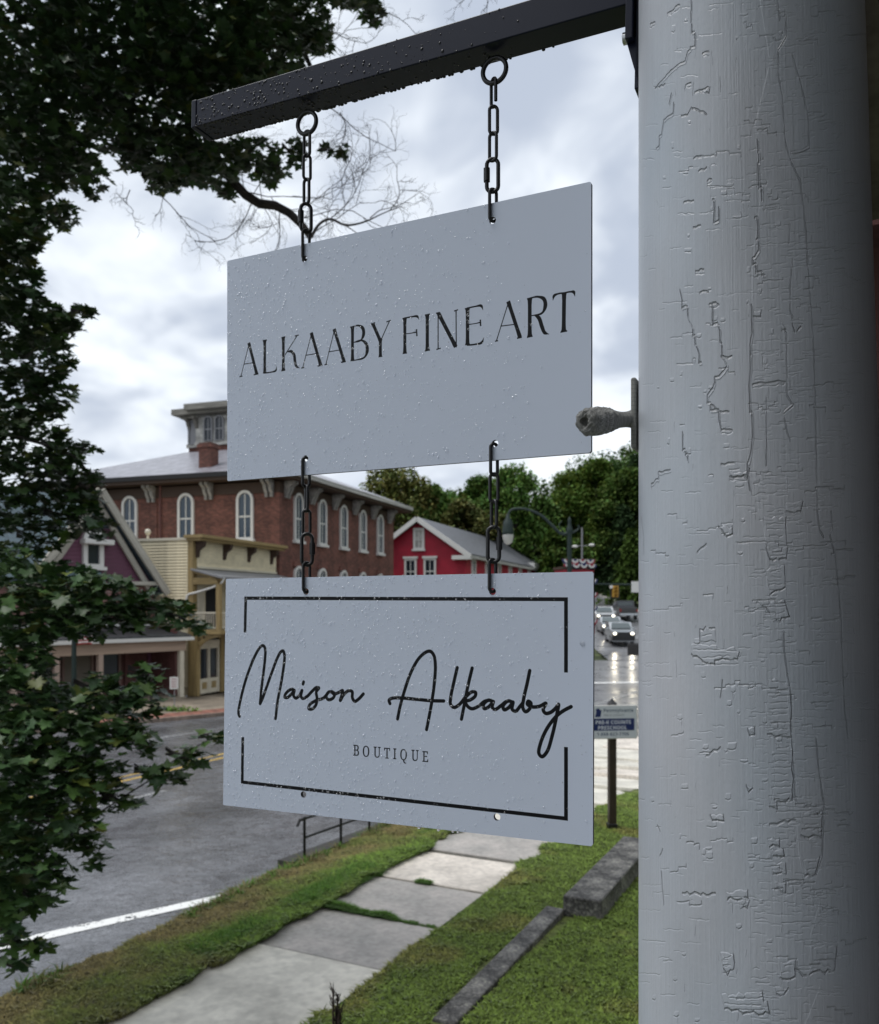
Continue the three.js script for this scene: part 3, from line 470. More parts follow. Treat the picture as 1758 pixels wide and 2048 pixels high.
  const wn = windowOn(gable, 1.0, 1.75, { fw: 0.2, pane: M.glass, bars: false, depth: 0.2 }, [ax - 0.15, yc(1.85), gz + 0.02], 0); mesh('window_ledge', rbx(-0.62, 0.85, 1.02, 1.26, 0.02, 0.55, 0.04), M.white, wn);
  // main roof behind
  mesh('main_roof', prism([[gz + 0.7, eY - 0.1], [gz + 0.7, eY + 0.05], [-6, yc(5.6)], [-10, yc(1.4)], [-10, yc(1.2)], [-6, yc(5.4)]], 9.9).rotateY(-Math.PI / 2).translate(-3.2, 0, 0), M.tealRoof, b, { uv: true });
  mesh('main_wall', prism([[gz, eY - 0.1], [-6, yc(5.3)], [-9.4, yc(1.6)], [-9.4, 0], [gz, 0]], 0.2).rotateY(-Math.PI / 2).translate(-0.35, 0, 0), M.purple, b);
}
{ // dark blue door slot between house and cream shop
  const b = thing('blue_passage', 'narrow dark blue door closing the gap between house and cream shop', 'door', at(370, 1395, 42.6), GRID);
  mesh('leaf', rbx(-0.06, 0.02, 0, 2.5, -0.6, 0.4, 0.01), std({ color: C(0.015, 0.02, 0.045), roughness: 0.5 }), b); mesh('lintel', bx(-0.1, 0.05, 2.5, 3.0, -0.6, 0.4), M.offWhite, b); mesh('handle', new THREE.SphereGeometry(0.045, 10, 8).translate(-0.1, 1.05, 0.2), M.zinc, b);
}
{ // red gabled building
  const cx = 2.34, cD = 75, gy = roadY(66) , b = thing('red_building', 'long red gabled building with white trim and grey shingle roof', 'building', [cx, gy, -cD], GRID);
  const yc = (h) => EYE + h - gy, L = 34, W = 8.8, e = yc(4.85), r = yc(7.85);
  mesh('wall', [bx(0, L, 0, e, -W, 0), prism([[0, e - 0.01], [W, e - 0.01], [W / 2, r - 0.25]], L).rotateY(Math.PI / 2)], M.red, b, { uv: true });
  const sl = Math.atan2(r - e, W / 2), ro = mesh('roof', (() => { const o = []; for (const s of [-1, 1]) o.push(bar(V(L / 2 - 0.2, e - 0.3, -W / 2 + s * (W / 2 + 0.55)), V(L / 2 - 0.2, r + 0.08, -W / 2), L + 0.8, 0.16, V(0, Math.cos(sl), s * Math.sin(sl)))); return o; })(), M.greyRoof, b, { uv: true });
  for (const s of [-1, 1]) mesh('rake_board', [bar(V(-0.66, e - 0.5, -W / 2 + s * (W / 2 + 0.6)), V(-0.66, r - 0.02, -W / 2 + s * 0.01), 0.14, 0.42, V(0, 1, 0))], M.white, ro);
  mesh('eave_board', bx(-0.6, L, e - 0.62, e - 0.34, 0.4, 0.62), M.dirtyWhite, ro); mesh('eave_return', bx(-0.72, -0.02, e - 0.72, e - 0.36, -1.1, 0.6), M.white, ro);
  const wo = { arch: false, fw: 0.17, pane: M.glass, hood: true, sill: false };
  windowOn(b, 1.05, 1.9, { ...wo, pane: M.dirtyWhite, sill: true, fw: 0.22, hood: false }, [0, yc(5.15), -W / 2], LX);
  for (const z of [-5.2, -3.35]) windowOn(b, 1.15, 2.1, wo, [0, yc(2.2), z], LX);
  for (let i = 0; i < 7; i++) windowOn(b, 1.2, 2.1, wo, [2.2 + i * 4.6, yc(2.15), 0.0], 0);
  mesh('end_parapet', [bx(L - 9, L + 4, e - 0.4, e + 0.25, -W, 0.7)], M.white, b); mesh('end_wall', bx(L, L + 4, 0, e - 0.4, -W, 0.0), M.red, b, { uv: true });
}
{ // slim white front hung with bunting
  const b = thing('bunting_kiosk', 'narrow white and red front hung with red, white and blue bunting', 'building', at(1166, 1258, 63), GRID - 0.95);
  mesh('wall', [bx(-1.6, 0.85, -0.4, 4.1, -1.5, 0)], M.dirtyWhite, b); mesh('red_band', bx(-1.62, 0.87, 3.95, 4.39, -1.52, 0.02), M.red, b); mesh('red_plinth', bx(-1.62, 0.9, -0.4, 0.35, -1.52, 0.06), M.red, b);
  mesh('cap', bx(-1.7, 0.95, 4.4, 4.6, -1.6, 0.1), M.darkWood, b);
  const blue = std({ color: C(0.025, 0.03, 0.11), roughness: 0.8 }), bun = std({ color: C(0.28, 0.03, 0.05), roughness: 0.8 });
  const fan = (r, a) => { const p = [[0, 0]]; for (let i = 0; i <= 8; i++) p.push([Math.cos(Math.PI + i / 8 * Math.PI) * r, Math.sin(Math.PI + i / 8 * Math.PI) * r]); return prism(p, 0.05 + a); };
  const f1 = fan(0.42, 0), f2 = fan(0.28, 0.02), f3 = fan(0.14, 0.04);
  const bunt = (x, y, z, k) => { const m = mesh('bunting', f1, k % 2 ? bun : blue, b); m.position.set(x, y, z); mesh('stripe', f2, M.white, m); mesh('heart', f3, k % 2 ? blue : bun, m); };
  for (let i = 0; i < 4; i++) bunt(-1.3 + i * 0.62, 5.15, 0.02, i); for (let i = 0; i < 4; i++) bunt(-1.2 + i * 0.62, 4.8, 0.05, i + 1);
  for (let i = 0; i < 4; i++) bunt(0.75, 3.7 - i * 1.0, 0.05, i);
  mesh('cap_rail', bx(-1.7, 0.95, 5.13, 5.2, -0.1, 0.02), M.darkWood, b);
}

// ---------------------------------------------------------------- trees beyond the buildings
function clumpGeo(seed, n, size, spread) {                     // a spray of small pointed leaves
  const r = rng(seed), pos = [], nor = [];
  for (let i = 0; i < n; i++) {
    const c = V(r() - 0.5, r() - 0.5, r() - 0.5).multiplyScalar(spread * 2), a = V(r() - 0.5, (r() - 0.5) * 0.7 - 0.15, r() - 0.5).normalize(), t = V(r() - 0.5, r() - 0.5, r() - 0.5).cross(a).normalize(), L = size * (0.7 + 0.6 * r()), w = L * 0.33;
    const A = c.clone().addScaledVector(a, -L / 2), B = c.clone().addScaledVector(a, L / 2), P = c.clone().addScaledVector(t, w), N = c.clone().addScaledVector(t, -w);
    const nn = a.clone().cross(t).normalize(); if (nn.y < 0) nn.negate();
    for (const k of [A, P, B, A, B, N]) { pos.push(k.x, k.y, k.z); nor.push(nn.x, nn.y, nn.z); }
  }
  const g = new THREE.BufferGeometry(); g.setAttribute('position', new THREE.Float32BufferAttribute(pos, 3)); g.setAttribute('normal', new THREE.Float32BufferAttribute(nor, 3)); return g;
}
M.leafFar = phy({ color: C(3.1, 3.35, 2.3), roughness: 0.7, transmission: 0.4, specularIntensity: 0.3 });
const clumps = [clumpGeo(11, 9, 0.34, 0.42), clumpGeo(12, 9, 0.34, 0.42)], needle = clumpGeo(13, 12, 0.3, 0.3);
function crownInto(list, r, c, rad, n, col, var_) {
  for (let i = 0; i < n; i++) {
    const u = V(r() - 0.5, r() - 0.5, r() - 0.5).normalize(), k = Math.pow(r(), 0.4), p = V(c.x + u.x * rad.x * k, c.y + u.y * rad.y * k, c.z + u.z * rad.z * k), b = 0.7 + 0.6 * r();
    list.push([p, 0.7 + 0.7 * r(), [col[0] * b * (1 + var_ * (r() - 0.5)), col[1] * b, col[2] * b], r() * 6.28, (r() - 0.5) * 1.2]);
  }
}
function crownMesh(list, parent, name = 'crown', geo = clumps[0]) {
  const m = new THREE.InstancedMesh(geo, M.leafFar, list.length), q = new THREE.Object3D();
  list.forEach(([p, k, c, a, t], i) => { q.position.copy(p); q.rotation.set(t, a, t * 0.5); q.scale.setScalar(k); q.updateMatrix(); m.setMatrixAt(i, q.matrix); m.setColorAt(i, C(...c)); });
  m.castShadow = m.receiveShadow = true; m.name = name; m.userData.kind = 'stuff'; if (parent) parent.add(m); return m;
}
function broadTree(label, px, topPy, D, width, col, { seed = 1, gaps = 0.5, n = 3000, group = 'trees behind the red building', name = 'broadleaf_tree', base, size = 1 } = {}) {
  const r = rng(seed), top = at(px, topPy, D), y0 = base ?? landY(top.x, D), H = top.y - y0, t = thing(name, label, 'tree', [top.x, y0, -D], 0, group), limbs = [], crown = [];
  limbs.push(taper([V(0, -0.3, 0), V(rr(-0.3, 0.3, r), H * 0.3, 0), V(rr(-0.6, 0.6, r), H * 0.62, rr(-0.5, 0.5, r)), V(rr(-0.5, 0.5, r), H * 0.9, 0)], [0.38, 0.3, 0.2, 0.04].map((x) => x * H / 18), 7));
  const blobs = Math.round(7 + 9 * gaps);
  for (let i = 0; i < blobs; i++) {
    const h = 0.3 + 0.66 * (i + 0.5) / blobs, spread = width / 2 * Math.sin(Math.PI * Math.pow(clamp((h - 0.16) / 0.9), 0.8)) , a = i * 2.4 + r(), d = spread * (0.35 + 0.55 * r()), c = V(Math.cos(a) * d, h * H, Math.sin(a) * d), k = (width * (0.17 + 0.1 * r())) * (h > 0.85 ? 0.75 : 1);
    limbs.push(taper([V(0, h * H * 0.6, 0), V(c.x * 0.5, h * H * 0.78, c.z * 0.5), c], [0.13, 0.08, 0.03].map((x) => x * H / 18), 5));
    crownInto(crown, r, c, V(k, k * 0.78, k), Math.round(n * 1.5 / blobs), col, 0.5);
  }
  crown.forEach((l) => { l[1] *= size; });
  mesh('trunk', limbs, M.bark, t); crownMesh(crown, t, 'crown', clumps[seed % 2]);
  return t;
}
function conifer(label, px, topPy, D, width, col, seed, group = 'trees on the hill by the street') {
  const r = rng(seed), top = at(px, topPy, D), y0 = landY(top.x, D), H = top.y - y0, t = thing('conifer_tree', label, 'tree', [top.x, y0, -D], 0, group), list = [];
  mesh('trunk', cyl(0, -0.3, H * 0.97, 0, 0.3, 0.04, 8), M.bark, t);
  const bs = []; for (let i = 0; i < 60; i++) { const h = 0.08 + 0.9 * i / 60, w = width / 2 * (1 - h) * (0.8 + 0.4 * r()) + 0.2, a = i * 2.4; bs.push(rod(V(0, h * H, 0), V(Math.cos(a) * w, h * H - w * 0.25, Math.sin(a) * w), 0.05, 0.015, 4)); for (let k = 0; k < 26; k++) { const f = Math.sqrt(r()); list.push([V(Math.cos(a) * w * f + rr(-0.5, 0.5, r), h * H - w * 0.25 * f + rr(-0.3, 0.3, r), Math.sin(a) * w * f + rr(-0.5, 0.5, r)), 0.7 + 0.6 * r(), tint(col, 0.6 + 0.7 * r()), r() * 6.28, rr(-0.5, 0.5, r)]); } }
  mesh('limb', bs, M.bark, t); crownMesh(list, t, 'crown', needle); return t;
}
const TB = 'trees behind the red building', TH = 'trees on the hill by the street';
broadTree('loose browning tree just right of the brick building eaves', 790, 938, 104, 13, [0.075, 0.075, 0.03], { seed: 21, gaps: 1, n: 1700 });
broadTree('rounded green tree above the red gable', 872, 976, 108, 12, [0.05, 0.082, 0.026], { seed: 22, n: 3000 });
broadTree('low tree with reddish foliage over the red roof ridge', 930, 1010, 100, 9, [0.066, 0.066, 0.03], { seed: 23, n: 2000 });
broadTree('tall open tree with sky showing through, right of the chain', 1024, 926, 106, 8.5, [0.055, 0.09, 0.028], { seed: 24, gaps: 1, n: 1300, size: 0.9 });
broadTree('dense dark tree between the red gable tree and the tall open tree', 966, 960, 112, 11, [0.05, 0.08, 0.026], { seed: 25, n: 3400 });
broadTree('bushy tree behind the curved lamp arm', 1078, 1000, 112, 9, [0.05, 0.078, 0.025], { seed: 26, n: 2600 });
broadTree('young tree low behind the street lamp pole', 1120, 1062, 100, 6, [0.045, 0.07, 0.02], { seed: 27, n: 1800 });
broadTree('large sunlit green tree, tallest beside the white column', 1190, 926, 128, 14, [0.058, 0.085, 0.022], { seed: 31, n: 5200, group: TH });
broadTree('darker green tree left of the large sunlit tree on the hill', 1146, 968, 138, 11, [0.04, 0.062, 0.022], { seed: 32, n: 3400, group: TH });
broadTree('green tree half hidden by the white column', 1262, 945, 122, 12, [0.05, 0.075, 0.024], { seed: 33, n: 3800, group: TH });
broadTree('low bush-like tree above the traffic signal', 1208, 1085, 132, 8, [0.042, 0.07, 0.02], { seed: 34, n: 2600, group: TH });
broadTree('rounded tree beside the twin street light', 1164, 1050, 136, 9, [0.04, 0.064, 0.02], { seed: 35, n: 2800, group: TH });
conifer('dark conifer rising behind the edge of the white column', 1270, 905, 150, 10, [0.022, 0.04, 0.02], 36);
conifer('dark conifer above the side lane', 1246, 1010, 118, 8, [0.02, 0.036, 0.018], 37);
conifer('narrow dark conifer left of the side lane', 1216, 1040, 126, 6, [0.02, 0.035, 0.018], 38);
conifer('bright young conifer beside the white column', 1268, 1060, 104, 7, [0.045, 0.07, 0.02], 39);
{ // far wooded slope that reads as one mass
  const r = rng(44), list = [];
  for (let i = 0; i < 120; i++) { const D = rr(150, 240, r), x = rr(28, 170, r), y = landY(x, D), h = rr(8, 15, r), w = rr(5, 8, r); crownInto(list, r, V(x, y + h * 0.55, -D), V(w, h * 0.5, w), 150, [0.035, 0.058, 0.022], 0.4); }
  list.forEach((l) => { l[1] *= 2.2; });
  const m = crownMesh(list, scene, numbered('hill_woods'), clumps[1]); tag(m, 'dark wooded hillside behind the street trees', 'woods', null, 'stuff');
}

// ---------------------------------------------------------------- vehicles on the hill street
M.silver = phy({ color: C(0.42, 0.44, 0.46), metalness: 0.5, roughness: 0.3, clearcoat: 1, clearcoatRoughness: 0.05 });
M.carWhite = phy({ color: C(0.62, 0.63, 0.64), roughness: 0.3, clearcoat: 1, clearcoatRoughness: 0.05 });
M.carBlack = phy({ color: C(0.012, 0.012, 0.014), roughness: 0.3, clearcoat: 1, clearcoatRoughness: 0.05 });
M.carDark = phy({ color: C(0.05, 0.05, 0.055), roughness: 0.35, clearcoat: 1 });
M.plastic = std({ color: C(0.018, 0.018, 0.019), roughness: 0.6 });
M.head = std({ color: C(0.9, 0.9, 0.85), emissive: C(1, 0.93, 0.75), emissiveIntensity: 2.6 });
M.tail = std({ color: C(0.25, 0.01, 0.01), roughness: 0.3 });
M.windscreen = phy({ color: C(0.09, 0.11, 0.115), roughness: 0.06 });
function vehicle(name, label, category, pos, turn, { paint = M.silver, lit = true, kind = 'suv', group } = {}) {  // front looks along its own +z
  const t = thing(name, label, category, pos, turn, group), W = 1.84, w = W / 2;
  const prof = kind === 'pickup' ? [[2.75, 0.45], [2.8, 0.85], [2.7, 1.12], [1.35, 1.2], [0.65, 1.85], [-0.75, 1.88], [-0.95, 1.22], [-2.75, 1.2], [-2.78, 0.5]] : kind === 'suv' ? [[2.15, 0.32], [2.22, 0.72], [2.1, 1.02], [1.1, 1.14], [0.35, 1.68], [-1.7, 1.7], [-2.15, 1.1], [-2.2, 0.4]] : [[2.2, 0.26], [2.25, 0.6], [2.1, 0.82], [1.05, 0.95], [0.25, 1.42], [-1.1, 1.42], [-1.8, 1.02], [-2.2, 0.95], [-2.25, 0.32]];
  const body = mesh('body', prism(prof, W - 0.16, 0.08).translate(0, 0, -(W - 0.16) / 2).rotateY(-Math.PI / 2), paint, t), hi = prof.reduce((m, p) => Math.max(m, p[1]), 0);
  const hood = prof[3], roof = prof[4];
  const wa = V(0, hood[1] + 0.06, hood[0] + 0.0), wb = V(0, roof[1] - 0.02, roof[0] + 0.1), wd = wb.clone().sub(wa), wn = V(0, wd.z < 0 ? -wd.z : wd.z, wd.y).normalize();
  mesh('windscreen', prism([[-w * 0.88, 0], [w * 0.88, 0], [w * 0.76, wd.length() * 0.93], [-w * 0.76, wd.length() * 0.93]], 0.02, 0.004).applyMatrix4(new THREE.Matrix4().makeBasis(V(1, 0, 0), wd.clone().normalize(), V(0, -wd.z, wd.y).normalize()).setPosition(wa.clone().addScaledVector(V(0, -wd.z, wd.y).normalize(), 0.085))), M.windscreen, body);
  for (const s of [-1, 1]) {
    mesh('side_window', bx(s > 0 ? w + 0.002 : -w - 0.02, s > 0 ? w + 0.02 : -w - 0.002, hood[1] + 0.06, hi - 0.14, kind === 'suv' ? -1.6 : -0.75, roof[0] - 0.1), M.glass, body);
    mesh('mirror', rbx(s > 0 ? w + 0.02 : -w - 0.24, s > 0 ? w + 0.24 : -w - 0.02, hood[1] + 0.05, hood[1] + 0.22, hood[0] - 0.35, hood[0] - 0.2, 0.03), paint, body);
    const hl = mesh('headlight', new THREE.SphereGeometry(0.13, 12, 8).scale(kind === 'sedan' ? 1.6 : 1.1, 0.8, 0.4).translate(s * w * 0.76, prof[2][1] - 0.14, prof[1][0] + 0.1), lit ? M.head : M.plastic, body);
    if (lit) { const l = new THREE.SpotLight(C(1, 0.9, 0.7), 4, 30, 0.5, 0.8); l.name = 'headlight_beam'; l.position.set(s * w * 0.76, prof[2][1] - 0.14, prof[1][0] + 0.2); l.target.position.set(s * w * 0.76, -0.6, prof[1][0] + 14); l.target.name = 'beam_target'; l.castShadow = true; t.add(l, l.target); }
    for (const z of [prof[0][0] - 0.85, prof[prof.length - 1][0] + 0.85]) { const wh = mesh('wheel', new THREE.CylinderGeometry(0.35, 0.35, 0.24, 20).rotateZ(Math.PI / 2).translate(s * (w - 0.1), 0.35, z), M.tyre, t); mesh('rim', new THREE.CylinderGeometry(0.22, 0.22, 0.02, 14).rotateZ(Math.PI / 2).translate(s * (w + 0.03), 0.35, z), M.rim, wh); }
    mesh('tail_light', rbx(s * (w - 0.12) - 0.1, s * (w - 0.12) + 0.1, prof[prof.length - 2][1] - 0.4, prof[prof.length - 2][1] - 0.1, prof[prof.length - 1][0] - 0.12, prof[prof.length - 1][0] + 0.04, 0.02), M.tail, body);
  }
  mesh('grille', rbx(-w * (kind === 'suv' ? 0.98 : 0.62), w * (kind === 'suv' ? 0.98 : 0.62), prof[1][1] - 0.18, prof[2][1] - 0.02, prof[1][0] - 0.1, prof[1][0] + 0.1, 0.02), M.plastic, body);
  mesh('bumper', rbx(-w, w, prof[0][1] - 0.02, prof[1][1] - 0.1, prof[0][0] - 0.12, prof[0][0] + 0.14, 0.05), M.plastic, body);
  if (kind === 'pickup') { mesh('rear_window', rbx(-w * 0.8, w * 0.8, 1.34, 1.76, -0.96, -0.86, 0.02), M.windscreen, body); mesh('rear_bumper', rbx(-w, w, 0.45, 0.65, -2.98, -2.8, 0.03), M.zinc, body); mesh('tailgate', rbx(-w * 0.86, w * 0.86, 0.72, 1.22, -2.9, -2.84, 0.02), paint, body); }
  return t;
}
const onStreet = (px, D) => { const x = (px - PX) / F * D; return V(x, roadY(D) + (D > 61.9 ? 0.045 : 0.005), -D); };
const CG = 'cars coming down the hill in a queue';
vehicle('compact_car', 'dark-fronted silver SUV with round lit headlights leading the queue down the hill', 'car', onStreet(1238.5, 70.5), -0.06, { paint: M.silver, group: CG }).children[0].name;
vehicle('compact_car', 'silver car second in the queue, behind the dark-fronted SUV', 'car', onStreet(1219, 77), -0.06, { paint: M.silver, kind: 'sedan', group: CG });
vehicle('compact_car', 'white car third in the queue, next to the bunting', 'car', onStreet(1205.5, 83.5), -0.06, { paint: M.carWhite, kind: 'suv', group: CG });
vehicle('pickup_truck', 'black pickup truck driving away up the hill', 'pickup truck', onStreet(1247.5, 88), Math.PI - 0.04, { paint: M.carBlack, lit: false, kind: 'pickup' });
vehicle('parked_car', 'pale grey car parked on the grass at the top of the hill', 'car', V((1206 - PX) / F * 136, landY((1206 - PX) / F * 136, 136) + 0.02, -136), 1.2, { paint: M.carWhite, lit: false, kind: 'sedan' });

// ---------------------------------------------------------------- street furniture
{ // green ornamental lamp with a curving arm
  const D = 25, y0 = nearY(23), p = at(1139, 1213, D), t = thing('street_lamp', 'green cast iron street lamp with curving arm and hanging glass lantern', 'street lamp', [p.x, y0, -D]), Y = (py) => at(0, py, D).y - y0, X = (px) => (px - 1139) / F * D;
  mesh('pole', new THREE.LatheGeometry([[0.2, 0], [0.2, 0.5], [0.13, 0.62], [0.11, 0.8], [0.078, 1.2], [0.07, Y(1070)], [0.095, Y(1064)], [0.095, Y(1058)], [0.06, Y(1052)], [0.045, Y(1044)], [0.06, Y(1041)], [0.03, Y(1036)], [0, Y(1032)]].map(([x, y]) => new THREE.Vector2(x, y)), 16), M.lampGreen, t);
  mesh('arm', [taper([V(0, Y(1066), 0), V(X(1124), Y(1068), 0), V(X(1105), Y(1052), 0), V(X(1085), Y(1033), 0), V(X(1064), Y(1022), 0), V(X(1040), Y(1017), 0), V(X(1022), Y(1020), 0), V(X(1016), Y(1030), 0)], [0.05, 0.045, 0.04, 0.035, 0.035], 8), taper([V(0, Y(1066), 0), V(X(1150), Y(1063), 0), V(X(1158), Y(1056), 0), V(X(1156), Y(1050), 0)], [0.04, 0.035, 0.03, 0.03], 8), taper([V(X(1128), Y(1066), 0), V(X(1118), Y(1050), 0), V(X(1124), Y(1042), 0)], [0.02, 0.015], 6)], M.lampGreen, t);
  const lp = mesh('lantern', new THREE.LatheGeometry([[0.0, Y(1028)], [0.05, Y(1029)], [0.06, Y(1036)], [0.13, Y(1043)], [0.15, Y(1052)], [0.17, Y(1064)], [0.17, Y(1069)], [0.13, Y(1069)]].map(([x, y]) => new THREE.Vector2(x, y)), 16).translate(X(1016), 0, 0), M.lampGreen, t);
  mesh('glass', new THREE.LatheGeometry([[0.16, Y(1069)], [0.165, Y(1075)], [0.12, Y(1085)], [0.05, Y(1089)], [0, Y(1090)]].map(([x, y]) => new THREE.Vector2(x, y)), 16).translate(X(1016), 0, 0), phy({ color: C(0.75, 0.75, 0.72), roughness: 0.25, transmission: 0.5 }), lp);
}
{ // lamp pole with a flag before the purple house
  const D = 34, p = at(148, 1213, D), y0 = roadY(32) + 0.14, t = thing('street_lamp', 'dark green lamp pole with a small flag before the purple house', 'street lamp', [p.x, y0, -D]);
  mesh('pole', new THREE.LatheGeometry([[0.2, 0], [0.18, 0.5], [0.1, 0.8], [0.085, 4.2], [0.12, 4.25], [0.12, 4.35], [0.0, 4.4]].map(([x, y]) => new THREE.Vector2(x, y)), 14), M.lampGreen, t);
  mesh('lantern', new THREE.LatheGeometry([[0, 5.0], [0.1, 4.95], [0.2, 4.7], [0.18, 4.42], [0.08, 4.38]].map(([x, y]) => new THREE.Vector2(x, y)), 14), M.lampGreen, t);
  const fy = at(0, 1284, D).y - y0, fl = mesh('flag', sheet(10, 6, (u, v) => V(0.1 + u * 0.62, fy - 0.12 + v * 0.42 + u * 0.12 - 0.1 * u * u, 0.06 * Math.sin(u * 6)), (q, u, v) => [u, v]), std({ map: tex(64, 64, (u, v) => (Math.floor(v * 7) % 2 ? [0.8, 0.78, 0.76] : [0.5, 0.08, 0.1])), roughness: 0.8 }), t);
  mesh('flag_staff', rod(V(0.05, fy - 0.3, 0), V(0.3, fy + 0.55, 0), 0.012), M.darkWood, t);
}
{ // traffic signal on a green mast arm
  const D = 62, t = thing('traffic_signal', 'yellow traffic signal hanging from a green mast arm', 'traffic signal', V((1330 - PX) / F * D, roadY(D), -D)), o = t.position, X = (px) => (px - 1330) / F * D, Y = (py) => at(0, py, D).y - o.y;
  mesh('pole', cyl(0, 0, Y(1150), 0, 0.16, 0.12, 12), M.lampGreen, t); mesh('mast_arm', rod(V(0, Y(1170), 0), V(X(1190), Y(1168), 0), 0.085, 0.05, 10), M.lampGreen, t);
  const s = mesh('housing', [rbx(X(1224.5), X(1236.5), Y(1194.5), Y(1172), -0.12, 0.14, 0.04)], std({ color: C(0.5, 0.29, 0.04), roughness: 0.5 }), t);
  mesh('back_plate', [rbx(X(1221), X(1240), Y(1197), Y(1171), -0.2, -0.13, 0.02)], M.plastic, s);
  for (let i = 0; i < 3; i++) { const y = mix(Y(1191), Y(1176), i / 2); mesh('visor', new THREE.CylinderGeometry(0.13, 0.13, 0.2, 12, 1, true, 0.6, 5).rotateX(Math.PI / 2).translate(X(1230.5), y, 0.22), std({ color: C(0.45, 0.26, 0.04) }), s); mesh('lens', new THREE.CylinderGeometry(0.1, 0.1, 0.02, 14).rotateX(Math.PI / 2).translate(X(1230.5), y, 0.15), std({ color: C(0.3, 0.17, 0.03) }), s); }
  mesh('camera', [rbx(X(1219), X(1224), Y(1177), Y(1171), -0.05, 0.3, 0.03)], M.white, t);
  mesh('street_sign', rbx(X(1262), X(1290), Y(1185), Y(1163), 0.1, 0.13, 0.01), M.white, t);
}
{ const D = 92, y0 = roadY(D), p = at(1164, 1213, D), t = thing('light_pole', 'thin grey pole with twin white light heads above the bunting', 'street light', [p.x, y0, -D]), Y = (py) => at(0, py, D).y - y0;
  mesh('pole', cyl(0, 0, Y(1055), 0, 0.13, 0.09, 10), M.grey, t); mesh('crossarm', rod(V(-0.75, Y(1092), 0), V(1.1, Y(1091), 0), 0.04), M.grey, t);
  for (const [x, py] of [[-0.75, 1093], [1.05, 1090]]) mesh('light_head', new THREE.SphereGeometry(0.3, 12, 8).scale(1.1, 0.55, 0.8).translate(x, Y(py), 0), M.white, t); }
{ const D = 24, t = thing('utility_sign', 'dark rectangular sign board seen from behind at the column edge', 'sign', onStreet(1275, D)), o = t.position, Y = (py) => at(0, py, D).y - o.y, k = D / F;
  mesh('board', rbx(-20 * k, 22 * k, Y(1311), Y(1287), -0.015, 0.015, 0.008), std({ color: C(0.03, 0.028, 0.03), roughness: 0.6 }), t); mesh('post', cyl(0.1, -0.1, Y(1289), -0.05, 0.03), M.grey, t);
  for (const py of [1293, 1299, 1305]) mesh('rib', bx(-18 * k, 20 * k, Y(py), Y(py - 1), 0.016, 0.03), M.plastic, t); }
{ const p = roadHit(349, 1418, 0.14), D = -p.z, t = thing('parking_sign', 'small white notice on a thin post before the purple house', 'sign', p), k = D / F;
  mesh('post', cyl(0, 0, 66 * k, 0, 0.022), M.grey, t); mesh('plate', rbx(-9 * k, 8 * k, 40 * k, 64 * k, 0.025, 0.04, 0.005), M.white, t); for (let i = 0; i < 4; i++) mesh('text_line', bx(-6 * k, 5 * k, (44 + i * 5) * k, (45.5 + i * 5) * k, 0.041, 0.043), std({ color: C(0.25, 0.04, 0.05) }), t); }
{ const p = roadHit(302, 1425, 0.14), k = -p.z / F, t = thing('street_sign_post', 'dark thin post standing in the brick strip', 'post', p); mesh('post', [cyl(0, 0, 46 * k, 0, 0.035)], M.iron, t); mesh('cap', new THREE.SphereGeometry(0.05, 10, 8).translate(0, 46 * k, 0), M.iron, t); }
{ const p = roadHit(350, 1424, 0.14), list = [], r = rng(5); for (let i = 0; i < 70; i++) list.push([V(rr(-0.9, 0.9, r), rr(0, 0.16, r), rr(-0.3, 0.3, r)), 0.3, [0.07, 0.12, 0.03].map((x) => x * rr(0.7, 1.4, r)), r() * 6, 0.3]); const t = thing('weed_clump', 'low green weeds growing in the far brick strip', 'weeds', p); crownMesh(list, t, 'foliage', clumps[0]); }
